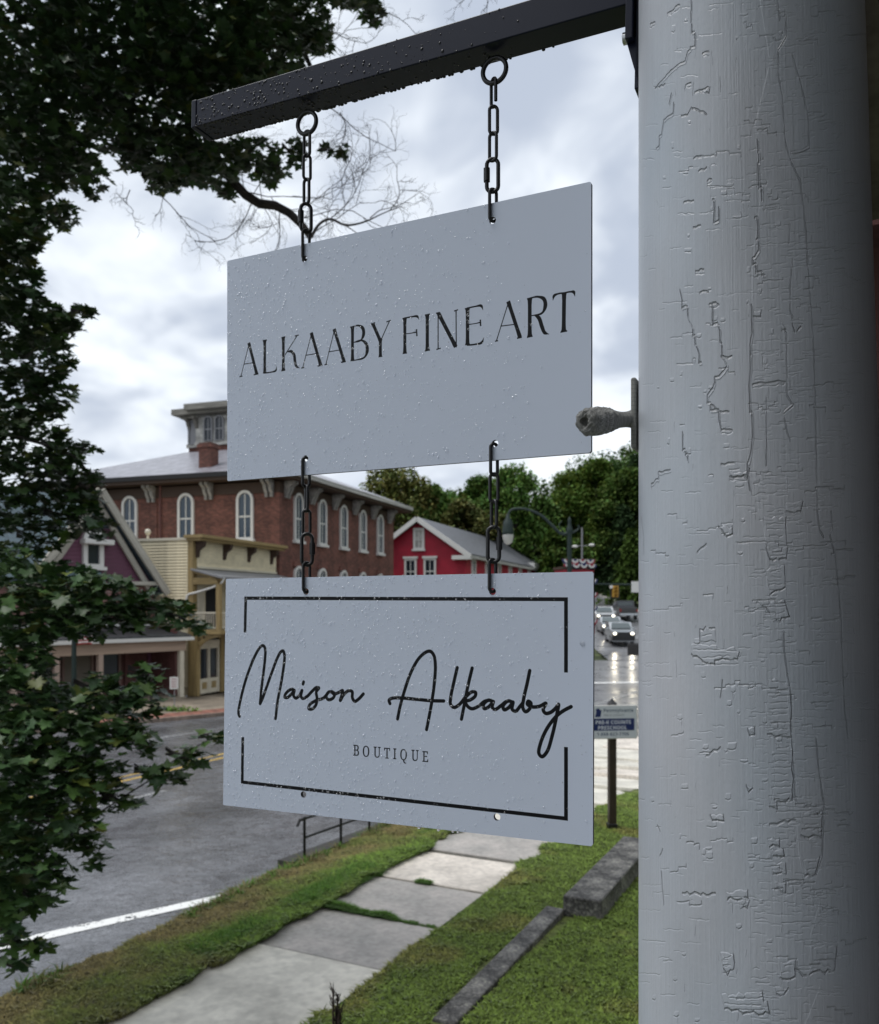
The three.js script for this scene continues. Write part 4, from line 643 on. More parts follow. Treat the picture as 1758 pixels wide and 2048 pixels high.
{ // notice board on a timber post in the lawn
  const D = 10.84, p = at(1224, 1660, D), t = thing('preschool_sign', 'white and blue preschool notice on a dark timber post in the lawn', 'sign', [p.x, 0, -D], 0.1), k = D / F, Y = (py) => (1660 - py) * k + 0.02;
  mesh('post', [rbx(-0.047, 0.047, -0.1, Y(1413), -0.047, 0.047, 0.006)], M.wetPost, t);
  mesh('post_cap', [new THREE.ConeGeometry(0.075, 0.07, 4).rotateY(Math.PI / 4).translate(0, Y(1413) + 0.05, 0), bx(-0.05, 0.05, Y(1413), Y(1413) + 0.016, -0.05, 0.05)], M.plastic, t);
  mesh('post_base', rbx(-0.06, 0.06, -0.05, 0.09, -0.06, 0.06, 0.01), M.iron, t);
  const W = 0.63, H = 0.425, c = document.createElement('canvas'); c.width = 1024; c.height = 692; const g = c.getContext('2d');
  g.fillStyle = '#c3c8cd'; g.fillRect(0, 0, 1024, 692); g.fillStyle = '#14275c'; g.fillRect(52, 268, 928, 262);
  g.beginPath(); g.moveTo(140, 60); g.lineTo(210, 45); g.lineTo(225, 80); g.lineTo(265, 85); g.lineTo(240, 235); g.lineTo(120, 235); g.lineTo(145, 130); g.closePath(); g.fill();
  g.fillStyle = '#4c5a6a'; g.font = 'bold 104px sans-serif'; g.fillText('Pennsylvania', 300, 130, 660); g.font = 'bold 66px sans-serif'; g.fillStyle = '#8b929a'; g.fillText('PRE-K COUNTS', 305, 220, 640);
  g.fillStyle = '#cfd3da'; g.font = 'bold 112px sans-serif'; g.textAlign = 'center'; g.fillText('PRE-K COUNTS', 516, 388, 880); g.fillText('PRESCHOOL', 500, 506, 740);
  g.fillStyle = '#47536a'; g.font = 'bold 100px sans-serif'; g.fillText('1-888-823-7706', 512, 640, 850);
  const ct = new THREE.CanvasTexture(c); ct.colorSpace = THREE.SRGBColorSpace;
  const b = mesh('board', rbx(-W / 2 - 0.012, W / 2 - 0.012, Y(1479), Y(1479) + H, 0.05, 0.078, 0.006), M.white, t);
  mesh('notice', new THREE.PlaneGeometry(W - 0.02, H - 0.02).translate(-0.012, Y(1479) + H / 2, 0.0805), std({ map: ct, roughness: 0.5 }), b);
}
{ // black handrail on the low wall beside the verge
  const t = thing('handrail', 'black iron handrail on a low wall beside the verge', 'railing', sp(2.29, -2.42, 0)), o = t.position, P = (s, y, p = -2.42) => sp(s, p, y).sub(V(o.x, 0, o.z));
  const base = (s) => -0.12 + Math.min(0, nearY(-sp(s, -2.4).z));
  mesh('wall_coping', [bar(P(2.05, base(3) - 0.05, -2.52), P(9, base(9) - 0.03, -2.52), 0.2, 0.3)], std({ color: C(0.035, 0.033, 0.03), roughness: 0.8 }), t);
  const S = [2.29, 3.05, 3.72, 4.2, 5.0, 5.8, 6.6]; for (const s of S) mesh('post', rod(P(s, base(s) - 0.1), P(s, base(s) + 0.56), 0.017), M.iron, t);
  mesh('rail', rod(P(2.2, base(3) + 0.54), P(6.6, base(6.6) + 0.56), 0.017), M.iron, t); mesh('rail', rod(P(2.29, base(3) + 0.32), P(6.6, base(6.6) + 0.3), 0.015), M.iron, t); mesh('rail_end', rod(P(2.2, base(3) + 0.54), P(2.15, base(3) + 0.48), 0.017), M.iron, t);
}
for (const [px, py, D, n, h] of [[672, 1958, 3.9, 5, 1.1], [928, 2034, 3.4, 3, 1.1]]) { // dried flower stalks in the bed below the porch
  const top = at(px, py, D), t = thing('dried_stalk', n > 4 ? 'dead brown flower stalk with a spiky head before the footpath' : 'short dark dried stalk tip at the bottom edge by the edging stones', 'plant', [top.x, 0, -D]), r = rng(n), st = [], hd = [];
  for (let i = 0; i < n; i++) { const x = rr(-0.035, 0.035, r), z = rr(-0.03, 0.03, r), H = top.y * rr(0.82, 1, r) - (i ? 0.03 : 0); st.push(taper([V(x * 2, -0.05, z * 2), V(x * 1.3, H * 0.5, z), V(x, H, z)], [0.008, 0.007, 0.004], 6)); for (let k = 0; k < 14; k++) { const y = H - rr(0, 0.13, r), a = r() * 6.3, l = rr(0.012, 0.034, r); hd.push(taper([V(x, y, z), V(x + Math.cos(a) * l * 0.7, y + l * 0.7, z + Math.sin(a) * l * 0.7), V(x + Math.cos(a) * l, y + l * 1.5, z + Math.sin(a) * l)], [0.002, 0.0022, 0.0008], 4, 4)); } }
  mesh('stem', st, std({ color: C(0.03, 0.015, 0.012), roughness: 0.8 }), t); mesh('seed_head', hd, std({ color: C(0.028, 0.018, 0.013), roughness: 0.9 }), t);
}

// ---------------------------------------------------------------- the white column
const COLA = (py) => { const t = (1024 - py) / 1024, half = (7.16 - 0.46 * t + (t < 0 ? 0.12 * t : 0)) * Math.PI / 180, l = 13.18 * Math.PI / 180; return { R: 0.945 * Math.sin(half), a: l + half }; };
const colAt = (y) => { const c = COLA(PY - (y - EYE) * F / 0.85); return { R: c.R, x: 0.945 * Math.sin(c.a), z: -0.945 * Math.cos(c.a) }; };
const TH0 = Math.atan2(0.885, -0.322), SPAN = 3.5, CY0 = EYE - 0.47, CY1 = EYE + 0.65;   // the direction that faces us, the texture's angle and height
function colHit(px, py) {                                     // photo pixel -> [u, v] of the column's paint
  const k = (px - PX) / F, m = -(py - PY) / F; let d = 0.85;
  for (let i = 0; i < 6; i++) { const c = colAt(EYE + m * d), a = k * k + 1, b = k * c.x - c.z, q = c.x * c.x + c.z * c.z - c.R * c.R, s = b * b - a * q; d = s > 0 ? (b - Math.sqrt(s)) / a : b / a; }
  const y = EYE + m * d, c = colAt(y); let th = Math.atan2(-d - c.z, k * d - c.x) - TH0; if (th > Math.PI) th -= 2 * Math.PI; if (th < -Math.PI) th += 2 * Math.PI;
  return [0.5 - th / SPAN, (y - CY0) / (CY1 - CY0)];
}
{
  const N = 2048, cv = document.createElement('canvas'); cv.width = cv.height = N; const g = cv.getContext('2d'), r = rng(91);
  g.fillStyle = 'rgb(128,128,128)'; g.fillRect(0, 0, N, N); g.lineCap = 'round'; g.lineJoin = 'round';
  const P = ([x, y]) => { const [u, v] = colHit(x, y); return [u * N, (1 - v) * N]; };
  const up = (l) => l.map(([x, y]) => P([1240 + x / 2, y / 2])), lowr = (l) => l.map(([x, y]) => P([1240 + x / 2, 1024 + y / 2]));
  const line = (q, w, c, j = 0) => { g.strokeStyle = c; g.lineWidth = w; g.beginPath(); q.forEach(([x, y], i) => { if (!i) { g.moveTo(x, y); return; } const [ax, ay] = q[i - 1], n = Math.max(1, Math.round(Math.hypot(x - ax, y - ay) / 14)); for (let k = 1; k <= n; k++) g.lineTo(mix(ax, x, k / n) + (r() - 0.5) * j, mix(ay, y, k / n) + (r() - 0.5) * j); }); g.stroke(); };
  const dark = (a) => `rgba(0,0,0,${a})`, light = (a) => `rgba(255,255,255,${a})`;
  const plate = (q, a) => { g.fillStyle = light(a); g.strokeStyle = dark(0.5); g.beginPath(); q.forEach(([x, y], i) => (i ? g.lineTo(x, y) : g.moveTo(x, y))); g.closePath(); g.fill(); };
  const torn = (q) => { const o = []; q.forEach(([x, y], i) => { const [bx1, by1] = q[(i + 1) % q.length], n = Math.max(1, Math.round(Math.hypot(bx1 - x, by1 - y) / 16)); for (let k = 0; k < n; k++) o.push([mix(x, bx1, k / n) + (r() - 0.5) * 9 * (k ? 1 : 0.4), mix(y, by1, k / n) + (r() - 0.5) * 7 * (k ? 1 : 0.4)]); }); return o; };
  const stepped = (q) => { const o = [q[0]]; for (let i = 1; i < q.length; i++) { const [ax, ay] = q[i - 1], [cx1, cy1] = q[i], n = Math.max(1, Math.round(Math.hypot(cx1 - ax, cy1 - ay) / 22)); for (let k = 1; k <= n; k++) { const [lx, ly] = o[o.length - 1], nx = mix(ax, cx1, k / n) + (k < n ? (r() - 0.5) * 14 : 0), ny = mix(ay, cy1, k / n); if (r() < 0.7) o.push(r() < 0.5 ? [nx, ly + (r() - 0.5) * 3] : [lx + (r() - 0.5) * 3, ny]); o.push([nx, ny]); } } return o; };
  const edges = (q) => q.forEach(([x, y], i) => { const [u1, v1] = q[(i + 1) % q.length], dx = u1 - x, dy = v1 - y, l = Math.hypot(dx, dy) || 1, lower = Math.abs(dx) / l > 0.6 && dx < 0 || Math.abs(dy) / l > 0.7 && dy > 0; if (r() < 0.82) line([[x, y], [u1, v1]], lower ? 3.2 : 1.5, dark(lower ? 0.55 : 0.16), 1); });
  // a field of old paint on the right that stands a little proud, crazed by level hairlines
  const fieldL = [[560, 0], [600, 250], [540, 500], [560, 800], [530, 1050], [525, 1400], [520, 1700], [545, 1980], [560, 2060]];
  plate([...up(fieldL), ...lowr([[575, 60], [590, 300], [650, 420], [660, 600], [680, 900], [700, 1200], [720, 1400], [740, 1480], [800, 1560], [760, 1700], [760, 1850], [800, 1900], [740, 2050], [1036, 2060]]), ...up([[1060, 2048], [1030, 1000], [1010, 0]])], 0.12);
  for (let i = 0; i < 1250; i++) {
    const y = r() * 2048, x = 1240 + (i % 6 ? mix(255, 455, r()) : mix(30, 260, r())), L = (i % 4 ? mix(10, 70, r() * r()) : mix(6, 26, r())), sag = -0.10 * (1 - y / 1213) * L;
    line([[x, y], [x + L * 0.5, y + sag * 0.5 + (r() - 0.5) * 2], [x + L, y + sag]].map(P), mix(0.8, 1.7, r()), dark((i % 4 ? mix(0.08, 0.28, r()) : mix(0.06, 0.2, r()))), 3);
  }
  for (let i = 0; i < 110; i++) { const y = r() * 2048, x = 1240 + 40 + r() * 440, L = mix(4, 40, r() * r()); line([[x, y], [x + (r() - 0.5) * 4, y + L]].map(P), mix(1, 2, r()), r() < 0.5 ? dark(mix(0.1, 0.35, r())) : light(mix(0.1, 0.3, r())), 2); }
  for (let i = 0; i < 90; i++) { // small raised flakes with a torn lower edge
    const y = r() * 2048, x = 1240 + mix(60, 330, r()), w = mix(4, 20, r() * r()), h = mix(3, 12, r()), q = [[x, y], [x + w, y - 1], [x + w + (r() - 0.5) * 4, y + h], [x + w * 0.5, y + h + r() * 3], [x + (r() - 0.5) * 4, y + h]].map(P);
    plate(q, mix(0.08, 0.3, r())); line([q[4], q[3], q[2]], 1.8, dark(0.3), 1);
  }
  // long cracks and ridges
  const A = [[[665, 65], [665, 145], [632, 200], [632, 290], [650, 400], [660, 560], [680, 640], [720, 720], [735, 830], [745, 930], [752, 1080], [765, 1230], [775, 1400], [782, 1600], [785, 1800], [790, 2048]], [[690, 220], [715, 310], [740, 400], [755, 500], [755, 590], [720, 608], [685, 612]], [[690, 1040], [680, 1150], [680, 1240], [690, 1270]], [[650, 1320], [665, 1330], [668, 1580], [692, 1620], [655, 1650]], [[658, 1670], [665, 1710], [680, 1765]], [[585, 1590], [585, 1860]], [[680, 895], [676, 970]], [[630, 0], [640, 80]]];
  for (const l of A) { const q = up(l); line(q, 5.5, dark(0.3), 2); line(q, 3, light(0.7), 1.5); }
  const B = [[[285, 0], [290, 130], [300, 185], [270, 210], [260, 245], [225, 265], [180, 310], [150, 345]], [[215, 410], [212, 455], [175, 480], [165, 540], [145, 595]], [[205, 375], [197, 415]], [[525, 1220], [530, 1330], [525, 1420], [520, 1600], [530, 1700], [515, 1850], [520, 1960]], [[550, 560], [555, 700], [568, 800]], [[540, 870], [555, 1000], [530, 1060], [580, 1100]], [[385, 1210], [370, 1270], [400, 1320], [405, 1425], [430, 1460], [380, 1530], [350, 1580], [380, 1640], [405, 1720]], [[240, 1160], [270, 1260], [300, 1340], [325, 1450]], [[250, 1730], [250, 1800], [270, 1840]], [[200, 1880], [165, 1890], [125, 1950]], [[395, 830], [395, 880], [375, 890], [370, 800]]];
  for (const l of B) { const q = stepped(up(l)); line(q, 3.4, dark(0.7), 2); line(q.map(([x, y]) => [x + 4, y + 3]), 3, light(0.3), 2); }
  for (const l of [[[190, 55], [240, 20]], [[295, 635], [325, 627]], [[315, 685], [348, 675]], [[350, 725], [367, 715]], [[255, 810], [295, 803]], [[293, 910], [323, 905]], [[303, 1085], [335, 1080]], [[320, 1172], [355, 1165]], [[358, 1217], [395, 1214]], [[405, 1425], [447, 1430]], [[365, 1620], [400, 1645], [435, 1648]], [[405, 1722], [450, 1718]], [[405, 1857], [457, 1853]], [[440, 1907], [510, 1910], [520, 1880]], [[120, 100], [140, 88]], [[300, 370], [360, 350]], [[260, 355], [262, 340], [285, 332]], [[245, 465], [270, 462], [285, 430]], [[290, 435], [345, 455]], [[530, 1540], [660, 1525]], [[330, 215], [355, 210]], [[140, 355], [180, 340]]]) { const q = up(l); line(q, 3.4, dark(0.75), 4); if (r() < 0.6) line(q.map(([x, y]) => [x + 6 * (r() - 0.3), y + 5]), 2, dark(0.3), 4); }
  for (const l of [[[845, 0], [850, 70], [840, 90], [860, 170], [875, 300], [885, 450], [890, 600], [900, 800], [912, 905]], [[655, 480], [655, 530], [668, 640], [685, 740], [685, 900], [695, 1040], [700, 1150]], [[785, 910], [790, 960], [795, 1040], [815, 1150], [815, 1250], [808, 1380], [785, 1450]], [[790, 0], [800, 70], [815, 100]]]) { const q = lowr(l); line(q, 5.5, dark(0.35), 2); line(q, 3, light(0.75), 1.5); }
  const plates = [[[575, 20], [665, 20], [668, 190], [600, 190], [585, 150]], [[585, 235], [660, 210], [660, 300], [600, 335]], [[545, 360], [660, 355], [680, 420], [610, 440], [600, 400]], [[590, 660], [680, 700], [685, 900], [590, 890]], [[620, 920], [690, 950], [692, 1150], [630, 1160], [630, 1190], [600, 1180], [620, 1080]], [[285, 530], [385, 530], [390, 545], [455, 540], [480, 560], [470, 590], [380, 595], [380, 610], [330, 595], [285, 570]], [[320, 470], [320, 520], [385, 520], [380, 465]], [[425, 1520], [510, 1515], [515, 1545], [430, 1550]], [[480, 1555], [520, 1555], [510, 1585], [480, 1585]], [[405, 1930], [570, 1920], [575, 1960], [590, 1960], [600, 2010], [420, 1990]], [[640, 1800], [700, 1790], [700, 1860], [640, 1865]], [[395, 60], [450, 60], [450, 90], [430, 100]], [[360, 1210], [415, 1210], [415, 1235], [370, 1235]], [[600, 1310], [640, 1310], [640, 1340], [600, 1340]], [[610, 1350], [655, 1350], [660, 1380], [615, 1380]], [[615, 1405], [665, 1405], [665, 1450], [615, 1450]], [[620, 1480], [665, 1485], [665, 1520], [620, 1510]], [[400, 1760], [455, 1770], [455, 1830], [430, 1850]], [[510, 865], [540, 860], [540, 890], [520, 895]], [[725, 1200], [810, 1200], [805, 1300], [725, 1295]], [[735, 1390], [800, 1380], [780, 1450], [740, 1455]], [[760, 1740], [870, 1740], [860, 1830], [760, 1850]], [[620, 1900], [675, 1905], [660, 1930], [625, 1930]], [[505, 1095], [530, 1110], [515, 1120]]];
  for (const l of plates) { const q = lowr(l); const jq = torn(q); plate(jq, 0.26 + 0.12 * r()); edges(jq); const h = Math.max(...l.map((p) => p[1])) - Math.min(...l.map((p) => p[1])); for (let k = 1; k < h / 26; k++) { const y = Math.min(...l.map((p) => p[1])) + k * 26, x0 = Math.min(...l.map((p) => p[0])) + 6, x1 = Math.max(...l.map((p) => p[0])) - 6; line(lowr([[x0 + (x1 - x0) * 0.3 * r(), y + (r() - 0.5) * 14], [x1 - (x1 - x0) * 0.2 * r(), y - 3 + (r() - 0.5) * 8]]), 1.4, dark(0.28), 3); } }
  for (const l of [[[535, 1245], [565, 1245], [562, 1268], [535, 1268]], [[690, 1300], [725, 1310], [700, 1328]], [[440, 1890], [510, 1880], [512, 1908], [445, 1905]], [[665, 2010], [735, 2010], [725, 2048], [665, 2048]], [[320, 370], [360, 352], [358, 372]], [[645, 1290], [665, 1320], [650, 1322]]]) { const q = torn(up(l)); plate(q, 0.36); edges(q); }
  for (let i = 0; i < 150; i++) { const rt = i % 5, y0 = r() * 2048, x0 = 1240 + (rt ? mix(240, 450, r()) : mix(60, 260, r())), n = 1 + Math.floor(r() * 4), q = [[x0, y0]]; for (let k = 0; k < n; k++) { const [a, b2] = q[q.length - 1]; q.push([a + mix(4, 26, r()), b2 - 1 + (r() - 0.5)]); if (r() < 0.7) q.push([q[q.length - 1][0], b2 + (r() < 0.5 ? -1 : 1) * mix(3, 10, r())]); } const w = q.map(P); line(w, mix(1.3, 2.4, r()), dark(mix(0.2, 0.5, r())), 2); }
  for (const l of [[[410, 675], [408, 700], [403, 745]], [[85, 20], [95, 90], [95, 165]], [[150, 1255], [160, 1280]], [[170, 1350], [160, 1375]], [[165, 1440], [175, 1570]], [[700, 1830], [745, 1860]], [[600, 1250], [700, 1230]], [[250, 1525], [380, 1530]], [[345, 975], [400, 945]], [[345, 130], [310, 160]]]) line(lowr(l), 4, dark(0.6), 5);
  const img = g.getImageData(0, 0, N, N).data, bump = new Uint8Array(N * N * 4), col = new Uint8Array(N * N * 4), base = lin(0.385, 0.41, 0.45);
  for (let j = 0; j < N; j++) for (let i = 0; i < N; i++) {
    const o = (j * N + i) * 4, q = ((N - 1 - j) * N + i) * 4, u = i / N, v = j / N;
    const brush = fbm(u * 420, v * 22 + 3, 3, 0, 95) - 0.5, orange = fbm(u * 190, v * 300, 2, 0, 96) - 0.5, big = fbm(u * 9, v * 14, 4, 0, 97) - 0.5, g0 = img[q];
    const h = g0 + brush * 14 + orange * 8 + big * 22; bump[o] = bump[o + 1] = bump[o + 2] = clamp(h / 255) * 255; bump[o + 3] = 255;
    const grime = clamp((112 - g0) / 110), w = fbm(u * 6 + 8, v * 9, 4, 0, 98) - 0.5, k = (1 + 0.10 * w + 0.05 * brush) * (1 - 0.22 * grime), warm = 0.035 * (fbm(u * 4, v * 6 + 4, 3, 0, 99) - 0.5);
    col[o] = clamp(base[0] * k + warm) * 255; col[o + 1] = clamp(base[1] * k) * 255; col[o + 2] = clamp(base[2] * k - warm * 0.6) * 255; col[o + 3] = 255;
  }
  const T = (d, srgb) => { const t = new THREE.DataTexture(d, N, N); t.magFilter = t.minFilter = THREE.LinearFilter; t.wrapS = t.wrapT = THREE.MirroredRepeatWrapping; if (srgb) t.colorSpace = THREE.SRGBColorSpace; t.needsUpdate = true; return t; };
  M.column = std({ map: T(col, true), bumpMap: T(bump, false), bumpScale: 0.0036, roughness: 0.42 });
}
const colBase = V(colAt(EYE).x, 1.2, colAt(EYE).z);
{
  const t = thing('porch_column', 'thick round wooden porch column under cracked grey-white paint', 'column', colBase);
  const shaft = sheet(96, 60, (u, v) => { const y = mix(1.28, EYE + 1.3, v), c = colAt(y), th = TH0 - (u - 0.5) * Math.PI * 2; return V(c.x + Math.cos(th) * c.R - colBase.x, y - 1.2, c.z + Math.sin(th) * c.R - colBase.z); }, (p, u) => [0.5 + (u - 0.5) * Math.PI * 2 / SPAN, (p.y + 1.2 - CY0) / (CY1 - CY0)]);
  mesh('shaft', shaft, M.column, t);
  mesh('base', rbx(-0.17, 0.17, 0, 0.085, -0.17, 0.17, 0.01), M.column, t); mesh('capital', rbx(-0.16, 0.16, 1.65 + 1.29, 1.65 + 1.36, -0.16, 0.16, 0.01), M.column, t);
}

// ---------------------------------------------------------------- porch behind and beside us
{
  const t = thing('porch', 'house porch with boarded ceiling, maroon wall and dark window behind the column', 'porch', [colBase.x, 1.2, colBase.z], Math.atan2(0.903, 0.43)), Y = (h) => EYE + h - 1.2;
  const ceil = std({ map: mottled(0.27, 0.26, 0.215, 0.22, 1.2, 80), roughness: 0.7 });
    mesh('floor', bx(-5.5, 2.6, -0.14, 0, -0.2, 2.3), std({ color: C(0.22, 0.22, 0.21), roughness: 0.7 }), t);
  for (let i = 0; i < 17; i++) mesh('ceiling_board', boxUV(rbx(-5.5, 2.62, Y(1.44), Y(1.47), -0.2 + i * 0.148, -0.2 + i * 0.148 + 0.144, 0.006, 1)), ceil, t);
  mesh('roof', bx(-5.5, 2.62, Y(1.52), Y(1.62), -0.32, 2.4), M.darkRoof, t); mesh('beam', bx(-5.5, 2.6, Y(1.34), Y(1.435), -0.12, 0.12), ceil, t);
  mesh('wall', bx(-5.5, 2.6, 0, Y(1.44), 2.3, 2.45), std({ map: mottled(0.11, 0.08, 0.08, 0.2, 2, 81), roughness: 0.7 }), t);
  mesh('wing_wall', [bx(2.75, 6, -1.2, Y(4), -0.12, 3.5)], M.maroon, t);
  const w = mesh('window', [bx(2.66, 2.75, Y(-0.4), Y(-0.3), -0.1, 0.6), bx(2.66, 2.75, Y(1.34), Y(1.44), -0.1, 0.6), bx(2.66, 2.75, Y(-0.3), Y(1.34), 0.165, 0.21)], M.maroon, t);
  for (let i = 1; i < 8; i++) mesh('muntin', bx(2.68, 2.72, Y(-0.3) + i * 0.205, Y(-0.3) + i * 0.205 + 0.012, 0.0, 0.164), M.maroon, w); mesh('pane', bx(2.7, 2.705, Y(-0.3), Y(1.34), -0.06, 0.164), M.glass, w);
  mesh('wing_siding', bx(2.69, 2.74, -1.2, Y(-0.41), -0.1, 0.6), M.maroon, t);
}

// ---------------------------------------------------------------- hanging signs
function plane(TL, TR, BL, BR) {
  const e1 = TR.clone().sub(TL).add(BR.clone().sub(BL)).normalize(); let e2 = TL.clone().sub(BL).add(TR.clone().sub(BR)); e2.addScaledVector(e1, -e2.dot(e1)).normalize();
  const n = e1.clone().cross(e2).normalize(), o = TL.clone().add(TR).add(BL).add(BR).multiplyScalar(0.25);
  const W = (TR.distanceTo(TL) + BR.distanceTo(BL)) / 2, H = (TL.distanceTo(BL) + TR.distanceTo(BR)) / 2;
  const O = o.clone().addScaledVector(e1, -W / 2).addScaledVector(e2, H / 2);                 // top left corner
  const eye = V(0, EYE, 0), hit = (px, py, off = 0) => { const d = at(px, py, 1).sub(eye), k = (O.clone().addScaledVector(n, off).sub(eye).dot(n)) / d.dot(n), P = eye.clone().addScaledVector(d, k).sub(O); return [P.dot(e1), P.dot(e2)]; };
  return { e1, e2, n, O, W, H, hit, world: (x, y, z = 0) => O.clone().addScaledVector(e1, x).addScaledVector(e2, y).addScaledVector(n, z), m: new THREE.Matrix4().makeBasis(e1, e2, n).setPosition(O) };
}
const S1 = plane(at(453, 522, 1.178), at(1182, 363, 0.957), at(456, 962, 1.178), at(1183, 905, 0.957));
const S2 = plane(at(452, 1157, 1.163), at(1185, 1144, 0.958), at(446, 1611, 1.155), at(1188, 1692, 0.951));
const domeGeo = (() => { const g = new THREE.SphereGeometry(1, 10, 5, 0, Math.PI * 2, 0, Math.PI / 2); g.rotateX(Math.PI / 2); return g; })();
M.water = phy({ color: C(0.97, 0.98, 1), roughness: 0.03, transmission: 0.83, thickness: 0, ior: 1.6, specularIntensity: 1 });
M.waterSolid = phy({ color: C(1, 1, 1), roughness: 0.01, transmission: 1, thickness: 0.01, ior: 1.33 });
function signboard(S, name, label, holes, draw, drops, seed) {
  const t = thing(name, label, 'sign'); t.applyMatrix4(S.m);
  const K = 2048 / S.W, cw = 2048, ch = Math.round(S.H * K), cv = document.createElement('canvas'); cv.width = cw; cv.height = ch; const g = cv.getContext('2d');
  g.fillStyle = '#bfc7d6'; g.fillRect(0, 0, cw, ch);
  const to = (px, py) => { const [x, y] = S.hit(px, py); return [x * K, -y * K]; };
  draw(g, to, K);
  const ct = new THREE.CanvasTexture(cv); ct.colorSpace = THREE.SRGBColorSpace; ct.wrapS = ct.wrapT = THREE.RepeatWrapping; ct.repeat.set(1 / S.W, 1 / S.H); ct.offset.set(0, 1);
  const sh = shapeOf([[0.0015, 0], [S.W - 0.0015, 0], [S.W, -0.002], [S.W, -S.H + 0.002], [S.W - 0.002, -S.H], [0.001, -S.H], [0, -S.H + 0.001], [0, -0.0015]]);
  const hs = holes.map(([px, py]) => S.hit(px, py)); for (const [x, y] of hs) { const h = new THREE.Path(); h.absarc(x, y, 0.0042, 0, Math.PI * 2, true); sh.holes.push(h); }
  const geo = new THREE.ExtrudeGeometry(sh, { depth: 0.005, bevelEnabled: false, curveSegments: 20 }).translate(0, 0, -0.005);
  // a hair of warp so that the face is not optically flat
  const face = phy({ map: ct, roughness: 0.45, specularIntensity: 0.35 }), edge = std({ color: C(0.05, 0.052, 0.06), roughness: 0.6 });
  const m = new THREE.Mesh(geo, [face, edge]); m.name = 'panel'; m.castShadow = m.receiveShadow = true; t.add(m);
  const r = rng(seed), q = new THREE.Object3D(), im = new THREE.InstancedMesh(domeGeo, M.water, drops.n); let n = 0;
  for (let i = 0; i < drops.n * 6 && n < drops.n; i++) {
    const x = r() * S.W, y = -r() * S.H, keep = drops.f(x / S.W, -y / S.H); if (r() > keep || hs.some(([a, b]) => Math.hypot(x - a, y - b) < 0.007)) continue;
    const s = 0.00055 + 0.00115 * Math.pow(r(), 3) + (r() < 0.012 ? 0.0006 : 0); q.position.set(x, y, 0); q.scale.set(s, s * (1 + 0.25 * r()), s * 0.62); q.rotation.set(0, 0, (r() - 0.5) * 0.6); q.updateMatrix(); im.setMatrixAt(n++, q.matrix);
  }
  im.count = n; im.name = 'water_drops'; im.userData.kind = 'stuff'; t.add(im);
  return { t, hs };
}
const ink = '#05060a';
function flared(g, a, b, w, f = 1.55) { const dx = b[0] - a[0], dy = b[1] - a[1], L = Math.hypot(dx, dy), nx = -dy / L, ny = dx / L, ks = [[0, f], [0.06, 1.15], [0.2, 1], [0.8, 1], [0.94, 1.15], [1, f]]; g.beginPath(); ks.forEach(([t, k], i) => { const x = a[0] + dx * t + nx * w * k / 2, y = a[1] + dy * t + ny * w * k / 2; i ? g.lineTo(x, y) : g.moveTo(x, y); }); ks.slice().reverse().forEach(([t, k]) => g.lineTo(a[0] + dx * t - nx * w * k / 2, a[1] + dy * t - ny * w * k / 2)); g.closePath(); g.fill(); }
function catmull(pts, n = 14) { const c = new THREE.CatmullRomCurve3(pts.map(([x, y]) => V(x, y, 0)), false, 'centripetal'); return c.getPoints((pts.length - 1) * n).map((p) => [p.x, p.y]); }
function brushed(g, pts, ws) { const q = catmull(pts), N = q.length; const wd = (t) => { const k = t * (ws.length - 1), i = Math.min(ws.length - 2, Math.floor(k)); return mix(ws[i], ws[i + 1], sst(0, 1, k - i)); }; g.beginPath(); const L = [], Rr = []; q.forEach(([x, y], i) => { const a = q[Math.max(0, i - 1)], b = q[Math.min(N - 1, i + 1)], dx = b[0] - a[0], dy = b[1] - a[1], l = Math.hypot(dx, dy) || 1, w = wd(i / (N - 1)) / 2; L.push([x - dy / l * w, y + dx / l * w]); Rr.push([x + dy / l * w, y - dx / l * w]); }); [...L, ...Rr.reverse()].forEach(([x, y], i) => (i ? g.lineTo(x, y) : g.moveTo(x, y))); g.closePath(); g.fill(); }
